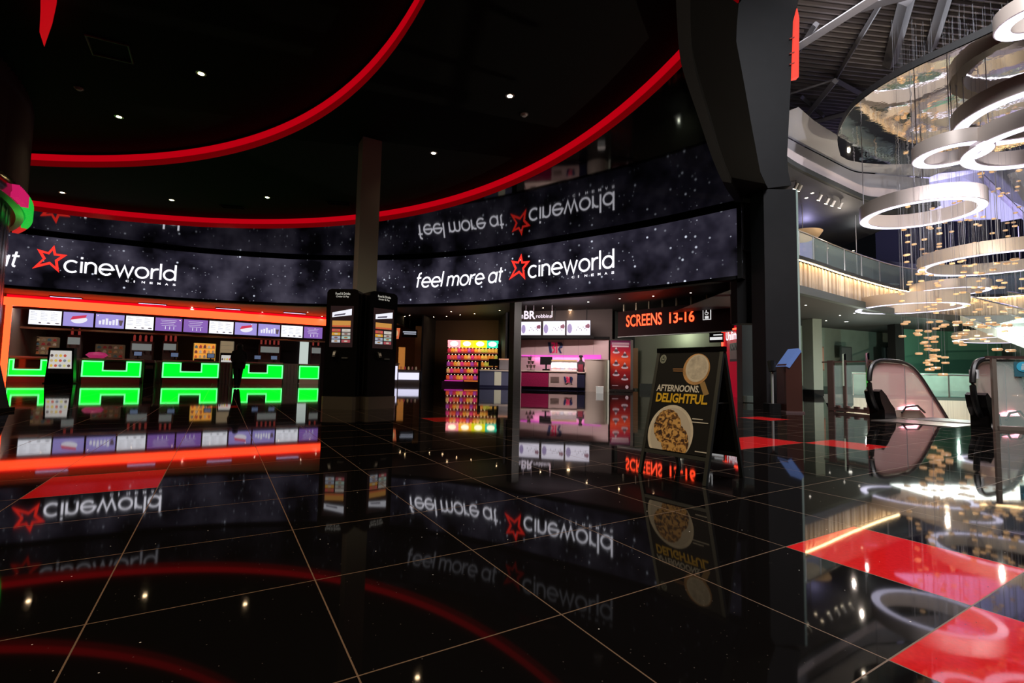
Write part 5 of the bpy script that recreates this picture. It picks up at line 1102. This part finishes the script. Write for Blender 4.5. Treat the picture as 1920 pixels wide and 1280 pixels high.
# hanging amber glass rings
AMB = mat('amber_glass', (1, .66, .36), .15, emis=(1, .55, .25), es=.16, spec=.8); CAB = mat('fine_cable', (.30, .30, .32), .5)  # emission added to brighten the glass rings, which hold no lamp
rnd = random.Random(11)
dm = MB(); pts = [(.068*cos(2*pi*i/12), .068*sin(2*pi*i/12), 0) for i in range(12)]; dm.tube(pts, .027, 6, closed=True)
first = None; cables = {}
def inside(p, P):
    c = False
    for i in range(len(P)):
        (x1, y1), (x2, y2) = P[i-1], P[i]
        if (y1 > p.y) != (y2 > p.y) and p.x < (x2-x1)*(p.y-y1)/(y2-y1)+x1: c = not c
    return c
def droplet(px, py, Y, sc=1.):
    global first
    p = at(px, py, Y)
    if first is None:
        r0 = thing('glass_droplet', 'small amber glass ring hanging on a fine cable among the ring lights', 'pendant', p, 0, 'amber glass rings hanging in the atrium')
        dm.build('glass_ring', AMB, r0, True); first = r0; r = r0
    else: r = dup(first, p, rnd.random()*3); [bpy.data.objects.remove(c) for c in list(r.children) if c.name.startswith('cable')]
    r.scale = (sc, sc, sc*1.2)
    m = MB(); m.tube([(0, 0, 0), (0, 0, ((ZM if inside(p, pm) else 14.15)-p.z)/(sc*1.2))], .0016/sc, 3); m.build('cable', CAB, r)
for i in range(40):                      # lower cone
    k = i/40; droplet(1747+rnd.gauss(0, 1)*(30*(1-k)+8), 600+k*92+rnd.uniform(-4, 4), 14+rnd.uniform(-.8, .8), .95)
for i in range(58): droplet(rnd.uniform(1688, 1768), rnd.uniform(385, 590), rnd.uniform(16.5, 19), .9)
for i in range(44): droplet(rnd.uniform(1770, 1918), rnd.uniform(330, 455), rnd.uniform(16.5, 20), .8)
for i in range(62): droplet(rnd.uniform(1775, 1918), rnd.uniform(480, 640), rnd.uniform(13, 18), .85)
for i in range(14): droplet(rnd.uniform(1785, 1915), rnd.uniform(268, 330), rnd.uniform(15, 18), 1.)
for px, py in [(1795, 604), (1815, 608), (1793, 631), (1806, 626), (1797, 642), (1858, 606), (1888, 610), (1842, 612), (1870, 655), (1895, 657), (1853, 672), (1915, 700), (1908, 742), (1768, 702), (1754, 690), (1743, 693)]: droplet(px, py, 12+rnd.uniform(-.5, .8), 1.1)
# ---- ground floor beyond: sage walls, columns, frames
b = MB(); b.strip([tuple(at(px, 700, Y)[:2]) for px, Y in [(1480, 26), (1560, 27.5), (1680, 30)]], 0, 3.75); struct('wall_ground_1', b, mat('sage_grey_wall', (.15, .20, .165), .75, noise=.08, nscale=1.5))
b = MB(); b.strip([tuple(at(px, 700, Y)[:2]) for px, Y in [(1690, 27), (1780, 28), (1880, 28)]], 0, 3.75); struct('wall_ground_2', b, mat('green_wall', (.09, .26, .18), .7))
b = MB(); b.strip([tuple(at(px, 700, Y)[:2]) for px, Y in [(1880, 30), (2100, 26)]], 0, 3.75); struct('wall_ground_3', b, mat('teal_pale_wall', (.3, .42, .38), .7))
b = MB(); b.strip([tuple(at(px, 700, Y)[:2]) for px, Y in [(1480, 25.9), (1560, 27.4), (1680, 29.9)]], 0, .42); struct('baseboard_ground', b, mat('green_base', (.04, .06, .05), .6))
g = at(1524, 700, 23.5); m = MB(); m.box((g.x, g.y, 1.87), (.55, .62, 3.74), rz=.25); struct('column', m, mat('column_sage', (.22, .27, .24), .7))
m = MB(); m.box((g.x, g.y, .15), (.58, .66, .3), rz=.25); struct('trim_9', m, DGR)
g = at(1682, 700, 25); m = MB(); m.box((g.x, g.y, 1.87), (.45, .5, 3.74)); struct('column', m, BLK)
for k, (px, py, w_, h_, Y, c) in enumerate([(1541, 672, 7, 45, 26.4, (.12, .05, .03)), (1586, 664, 25, 28, 27, (.03, .04, .04)), (1665, 664, 27, 26, 28.5, (.02, .025, .025))]):
    p = at(px, py, Y); t = thing('wall_frame', ['narrow brown framed notice on the sage wall beside the pale column', 'wide dark framed poster on the sage wall behind the glass balustrade', 'dark framed poster on the sage wall next to the black column'][k], 'poster', (p.x, p.y, p.z), -.0+.35)
    m = MB(); m.box((0, 0, 0), (w_*Y/F*1.2, .06, h_*Y/F)); m.build('frame', mat('frm%d' % k, c, .5), t)
    m = MB(); m.box((0, -.04, 0), (w_*Y/F, .02, h_*Y/F*.9)); m.build('print', mat('prt%d' % k, tuple(min(1, x*2+.02) for x in c), .5), t)
for k, (px, py) in enumerate([(1511, 572), (1575, 591), (1549, 601), (1602, 587)]):
    downlight('downlight', onz(px, py, 3.75), 'small downlight in the dark soffit beneath the balcony', 'small downlights beneath the balcony', .045, 14, 25, (1, .92, .8), spot=110)
downlight('downlight', onz(1587, 603, 3.75), 'wide bright downlight beneath the balcony', None, .1, 14, 90, (1, .95, .85), spot=130)
light('ground_wash', 'POINT', at(1620, 660, 24), 60, (.9, 1, .9), .035)
light('green_wash', 'POINT', at(1790, 655, 23), 160, (.7, 1, .85), .035)
light('teal_wash', 'POINT', at(1890, 700, 20), 40, (.85, 1, .95), .035)
# ---- level two details: balustrade, track spots, lamp
def balustrade(name, path, z0, z1, lab, post=STEEL, rail=STEEL, every=4, gm=None, rr=.03):
    t = thing(name, lab, 'balustrade', (0, 0, 0))
    for i in range(0, len(path)-1, every):
        m = MB(); seg = path[i:min(len(path), i+every+1)]; m.strip(seg, z0+.06, z1-.04); m.build('glass_panel', gm or GLASS, t)
        a = seg[0]; m = MB(); m.cyl((a[0], a[1], z0), rr, z1-z0, 8); m.build('post', post, t)
    m = MB(); m.tube([(x, y, z1) for x, y in path], rr, 6); m.build('handrail', rail, t)
    return t
balustrade('glass_balustrade', off(bal, .15), 4.98, 6.05, 'curved glass balustrade standing on the slatted balcony')
for k, (px, py) in enumerate([(1492, 347), (1499, 351), (1537, 369), (1551, 376), (1562, 380), (1576, 384)]):
    p = onz(px, py-8, 8.0); t = thing('track_spotlight', 'small white spotlight on a ceiling track on the upper level', 'spotlight', p, .4, 'track spotlights on the upper level')
    m = MB(); m.cyl((0, 0, -.12), .012, .12, 6); m.build('stem', STEEL, t)
    m = MB(); m.cyl((0, 0, -.1), .055, .22, 12, M=Matrix.Translation((0, 0, -.2)) @ Matrix.Rotation(.6, 4, 'X')); m.build('can', mat('white_can', (.6, .6, .6), .4), t, True)
    m = MB(); m.cyl((0, 0, -.115), .05, .01, 12, M=Matrix.Translation((0, 0, -.2)) @ Matrix.Rotation(.6, 4, 'X')); m.build('lens', emi('spot_lens', (1, .85, .6), 22), t)
for k, (px, py) in enumerate([(1512, 371), (1523, 362), (1565, 438), (1551, 465), (1600, 470), (1530, 500)]):
    downlight('downlight', onz(px, py, 8.0) if py < 430 else at(px, py, 24), 'small warm light on the upper level', 'small lights on the upper level', .06, 12, 15)
# round wooden bowl lamp by the pillar on level two
p = at(1505, 440, 19.5); t = thing('bowl_lamp', 'shallow wooden bowl lamp on the upper level beside the pillar', 'lamp', p); m = MB(); m.lathe([(1e-3, -.3), (.3, -.26), (.6, -.1), (.72, .08), (.68, .08), (.5, -.06), (1e-3, -.18)], n=32); m.build('bowl', mat('bowl_wood', (.55, .36, .2), .5, emis=(.8, .5, .25), es=.25), t, True)
m = MB(); m.cyl((0, 0, 0), .015, 8.0-p.z, 6); m.build('stem', STEEL, t)
b = MB(); b.strip([tuple(at(px, 700, Y)[:2]) for px, Y in [(1488, 23), (1530, 23.6)]], 5.0, 8.0); struct('wall_purple_panel', b, mat('lavender_panel', (.32, .30, .55), .7))
light('lavender_lamp', 'POINT', at(1512, 430, 21.5), 60, (.6, .55, 1), .035)
for k in range(9):                     # white tables and chairs seen through the upper balustrade
    p = at(1628+k*6, 534+(k % 2)*3, 22.5); m = MB(); m.cyl((0, 0, 0), .03, .42, 6); m.cyl((0, 0, .42), .2, .04, 12); m.cyl((0, 0, 0), .14, .02, 10); o = m.build('cafe_stool', mat('teal_white_seat', (.5, .65, .62), .4), None, True, (p.x, p.y, 4.9)); tag(o, 'small pale stool on the upper level behind the balustrade', 'stool', 'pale stools on the upper level')
# ---- glass balustrade at the void, with dark posts
EP = [(8.3, 12.6), (8.33, 11.8), (8.36, 11.05)]
A_ = onz(1560, 770, 0); B_ = onz(1650, 778, 0)
t = thing('glass_balustrade', 'glass balustrade with brown posts left of the escalator', 'balustrade', (A_.x, A_.y, 0), atan2(B_.y-A_.y, B_.x-A_.x)); Lg = (B_-A_).length
H_ = 1.28
m = MB(); m.box((Lg/2, 0, .62), (Lg, .015, 1.1)); m.build('glass_panel', GLASS, t)
m = MB(); m.box((Lg/2, .01, 1.26), (Lg+.5, .05, .035)); m.build('handrail', BROWN, t)
m = MB(); m.box((Lg/2, 0, .06), (Lg+.1, .07, .09)); m.build('base_rail', BROWN, t)
for k, (x, w_) in enumerate([(0, .17), (Lg*.31, .07), (Lg*.80, .07)]):
    m = MB(); m.box((x, 0, .65), (w_, .06, 1.3)); pst = m.build('post', BROWN, t)
    if k: m = MB(); m.box((x, -.035, 1.05), (.045, .02, .8)); m.box((x, 0, 1.38), (.045, .045, .16)); m.build('steel_sleeve', CHROME, pst)
for k in range(4): m = MB(); m.box((Lg*(.15+.2*k), 0, .13), (.12, .1, .05), bev=.02); m.build('glass_clamp', BROWN, t)
# ---- escalator
ex, ey = 7.70, 10.15; ea = atan2(.49, .87)
t = thing('escalator', 'escalator going down at the right with glass sides and black handrails', 'escalator', (ex, ey, 0), ea)
ESG = mat('pink_tinted_glass', (1.0, .66, .62), .06, alpha=.58, spec=1.0)  # pink of reflected light put into the glass colour and opacity
rail_prof = [(.10, .14), (-.10, .28), (-.25, .52), (-.30, .80), (-.20, 1.08), (.05, 1.2), (.5, 1.23), (1.2, 1.21), (1.65, 1.10), (2.1, .85), (2.6, .48), (3.4, -.12), (6, -2.25), (9, -4.5)]
rp = spline(rail_prof, 5)
for s, yy in ((0, 0.), (1, -1.62)):
    pa = t if s == 0 else t
    gp = [(x, z) for x, z in rp if True]; bot = [(9, -5.3), (3.4, -1.0), (1.6, .05), (.15, .1)]
    m = MB(); m.slab([(x, z-.02) for x, z in gp]+bot, yy-.008, yy+.008); m.build('side_glass', ESG, t)
    m = MB(); m.tube([(x, yy, z) for x, z in rp], .048, 8); m.build('handrail', BLACKRUB, t, True)
    m = MB(); m.slab([(-.02, -.02), (.5, -.02), (.42, .22), (.25, .34), (.08, .50), (-.12, .62), (-.22, .58), (-.15, .36), (-.02, .2)], yy-.14, yy+.14); m.build('newel_housing', BLK2, t)
    m = MB(); m.slab([(.3, -.02), (1.6, -.02), (3.2, -1.15), (9, -5.6), (9, -5.2), (3.2, -.75), (1.7, .16), (.6, .18), (.3, .1)], yy-.1, yy+.1); m.build('skirt_panel', mat('beige_skirt', (.5, .42, .34), .35, metal=.4), t)
    m = MB(); m.slab([(1.0, .17), (1.6, .20), (3.3, -.80), (3.3, -.72), (1.6, .27), (1.0, .22)], yy-.05, yy+.05); m.build('skirt_light', emi('pink_skirt_light', (1, .40, .50), 5), t)
    m = MB(); m.tube([(.75, yy-.13, .12), (.95, yy-.13, .24), (1.5, yy-.13, .26), (1.85, yy-.13, .10)], .02, 6); m.build('skirt_brush', BLACKRUB, t)
    for xx in (1.25, 2.6): m = MB(); m.box((xx, yy, .62 if xx < 2 else .1), (.02, .03, 1.0)); m.build('glass_joint', mat('joint_steel', (.5, .5, .5), .3, metal=.6), t)
for k in range(12):
    m = MB(); x = .9+.4*k; m.box((x, -.81, -.02-max(0, k-2)*.28), (.4, 1.2, .04)); m.box((x+.2, -.81, -.16-max(0, k-2)*.28), (.02, 1.2, .26)); m.build('step', mat('step_grey', (.09, .09, .1), .4, metal=.6), t)
m = MB(); m.box((.1, -.81, .005), (1.5, 1.3, .012)); m.build('landing_plate', mat('ribbed_plate', (.3, .27, .24), .3, metal=.8), t)
o_ = MB(); o_.box((-.22, -1.62, .95), (.1, .12, .16), bev=.02); o_.build('emergency_button', mat('white_button', (.7, .7, .7), .4), t)
# near right balustrade with blue sign
A2 = onz(1868, 805, 0); t = thing('glass_balustrade', 'near glass balustrade with a brown post cut by the right picture edge', 'balustrade', (A2.x, A2.y, 0), -.25)
m = MB(); m.box((1.2, 0, .62), (2.4, .015, 1.1)); m.build('glass_panel', GLASS, t)
m = MB(); m.box((1.15, 0, 1.24), (2.5, .06, .05)); m.build('handrail', BROWN, t)
m = MB(); m.box((0, 0, .62), (.06, .06, 1.24)); m.build('post', mat('warm_post', (.4, .32, .26), .35, metal=.6), t)
m = MB(); m.box((1.2, 0, .03), (2.4, .06, .06)); m.build('base_rail', mat('warm_post', (.4, .32, .26), .35, metal=.6), t)
m = MB(); m.box((.40, -.02, 1.04), (.24, .01, .25)); pl = m.build('blue_notice', mat('notice_teal', (.05, .16, .2), .4), t)
m = MB(); disc(m, .40, 1.085, .09, .085, -.03, 24); m.build('round_symbol', mat('notice_blue', (.04, .3, .45), .4, emis=(.05, .35, .5), es=.3), pl)
m = MB(); disc(m, .40, 1.12, .018, .018, -.036, 10); m.slab([(.37, 1.03), (.43, 1.03), (.425, 1.10), (.375, 1.10)], -.036, -.034); m.build('figure_symbol', mat('pale_symbol', (.5, .7, .75), .4), pl)
# far side of the void: mint parapet wall, cream slats, lower floor
FV = [tuple(onz(px, py, 0)[:2]) for px, py in [(1600, 741), (1690, 744), (1780, 746), (1870, 748), (1960, 750)]]
b = MB(); b.strip(FV, -1.35, -.12); struct('wall_void_slats', b, mat('cream_slats', (.85, .80, .70), .6, noise=.12, nscale=3, stretch=(6, 6, .1)))
b = MB(); b.strip(FV, -.12, .02, .2); struct('trim_10', b, mat('grey_teal_edge', (.12, .17, .16), .5))
b = MB(); b.strip(off(FV, 1.4), 0, 1.25); struct('wall_mint', b, mat('mint_wall', (.45, .75, .62), .6, noise=.25, nscale=1.2))
balustrade('glass_balustrade', spline(FV, 2), .02, 1.15, 'far glass balustrade along the opposite side of the escalator void', every=2, rr=.035)
b = MB(); b.add([(8, 8, -5.2), (42, 8, -5.2), (42, 40, -5.2), (8, 40, -5.2)], [(0, 1, 2, 3)]); struct('floor', b, mat('lower_floor', (.6, .52, .42), .4))
b = MB(); b.strip([FV[0], (8.32, 12.62)], -5.2, -.5); b.strip([(8.4, 10.9), (8.4, 10.2)], -5.2, -.5); struct('wall_void_left', b, mat('void_side', (.6, .55, .42), .6))
b = MB(); b.strip(FV, -5.2, -1.35); struct('wall_void_far', b, mat('void_far', (.65, .62, .5), .6, noise=.4, nscale=2))
light('void_lamp', 'POINT', (15, 15, -2.2), 1800, (1, .86, .66), .035)
light('void_lamp_two', 'AREA', (16.5, 17, 3.0), 260, (.9, 1, .93), 5, sy=2)
# diagonal stair with glass sides, upper right
s0 = Vector(at(1800, 592, 21.5)); s1 = Vector(at(1935, 640, 15.5))
t = thing('open_stair', 'pale diagonal staircase with glass sides descending to the right behind the ring lights', 'staircase', (0, 0, 0))
dv = s1-s0; hv_ = Vector((dv.x, dv.y, 0)).normalized(); nv = Vector((-hv_.y, hv_.x, 0))
for k in (0, 1):
    o2 = nv*(1.6*k); m = MB(); m.add([tuple(s0+o2), tuple(s1+o2), tuple(s1+o2-Vector((0, 0, .32))), tuple(s0+o2-Vector((0, 0, .32))), tuple(s0+o2+nv*.06), tuple(s1+o2+nv*.06), tuple(s1+o2+nv*.06-Vector((0, 0, .32))), tuple(s0+o2+nv*.06-Vector((0, 0, .32)))], [(0, 1, 2, 3), (7, 6, 5, 4), (0, 4, 5, 1), (3, 2, 6, 7), (0, 3, 7, 4), (1, 5, 6, 2)]); m.build('stringer', mat('mint_white_stringer', (.65, .75, .68), .5), t)
    m = MB(); m.add([tuple(s0+o2), tuple(s1+o2), tuple(s1+o2+Vector((0, 0, 1.0))), tuple(s0+o2+Vector((0, 0, 1.0)))], [(0, 1, 2, 3)]); m.build('glass_side', GLASS, t)
    m = MB(); m.tube([tuple(s0+o2+Vector((0, 0, 1.0))), tuple(s1+o2+Vector((0, 0, 1.0)))], .03, 6); m.build('handrail', STEEL, t)
for k in range(16):
    p = s0+dv*((k+.5)/16)+nv*.8; m = MB(); m.box((p.x, p.y, p.z-.05), (.42, 1.5, .06), rz=atan2(hv_.y, hv_.x)); m.build('tread', mat('tread_pale', (.5, .55, .5), .6), t)
# added overhead fill under the opaque roof, and general atrium lighting
light('roof_fill', 'AREA', (14, 14, 13.9), 900, (.88, .9, 1), 9, sy=7)
light('atrium_floor_fill', 'AREA', (6.5, 5.5, 12), 1500, (.95, .95, 1), 3, rot=(0, radians(-8), 0), sy=3)  # added fill for the near floor and this side of the escalator
for k, (x, y, z, e) in enumerate([(12, 17, 7.9, 160), (10.5, 14.5, 7.9, 120)]): light('upper_lamp', 'POINT', (x+2, y+3, z-.5), e*.3, (1, .85, .7), .035)
for k, (x, y) in enumerate([(16, 22), (24, 20)]): light('stair_lamp', 'POINT', (x, y, 7.5), 14, (.95, 1, .98), .035)

light('deck_fill', 'SPOT', (9.5, 11, 10), 500, (1, .85, .78), .05, rot=(radians(180), 0, 0), spot=radians(150))  # added spot to lift the dark roof deck, no fixture there

light('landing_fill', 'SPOT', (9.6, 9.0, 7.3), 600, (1, .85, .85), .05, spot=radians(80))  # added spot over the escalator, in place of light from the rings

light('lobby_edge_fill', 'SPOT', (4.5, 3.0, 7.9), 1500, (1, .9, .88), .05, rot=(radians(50), 0, radians(-32)), spot=radians(60))  # added spot out of view, brightens escalator glass and red tiles
# short red strip beside the drum, high at the left
rp_ = [tuple(onz(px, py, 6.2)[:2]) for px, py in [(83, 92), (88, 60), (93, 25), (96, -40)]]
t = thing('ceiling_ring_light', 'short red glowing crescent on the ceiling at the top left beside the drum', 'ceiling light', (0, 0, 0))
m = MB(); m.prism([tuple(onz(px, py, 6.3)[:2]) for px, py in [(76, -60), (112, -60), (106, 8), (98, 45), (83, 88), (74, 60), (76, 20)]], 6.3, 6.33); m.build('glowing_band', REDHI, t)

light('bulkhead_fill', 'SPOT', (12.2, 12.2, 5.2), 650, (.95, .92, 1), .05, rot=(radians(128), 0, radians(-8)), spot=radians(110))  # added spot to brighten the white bulkhead
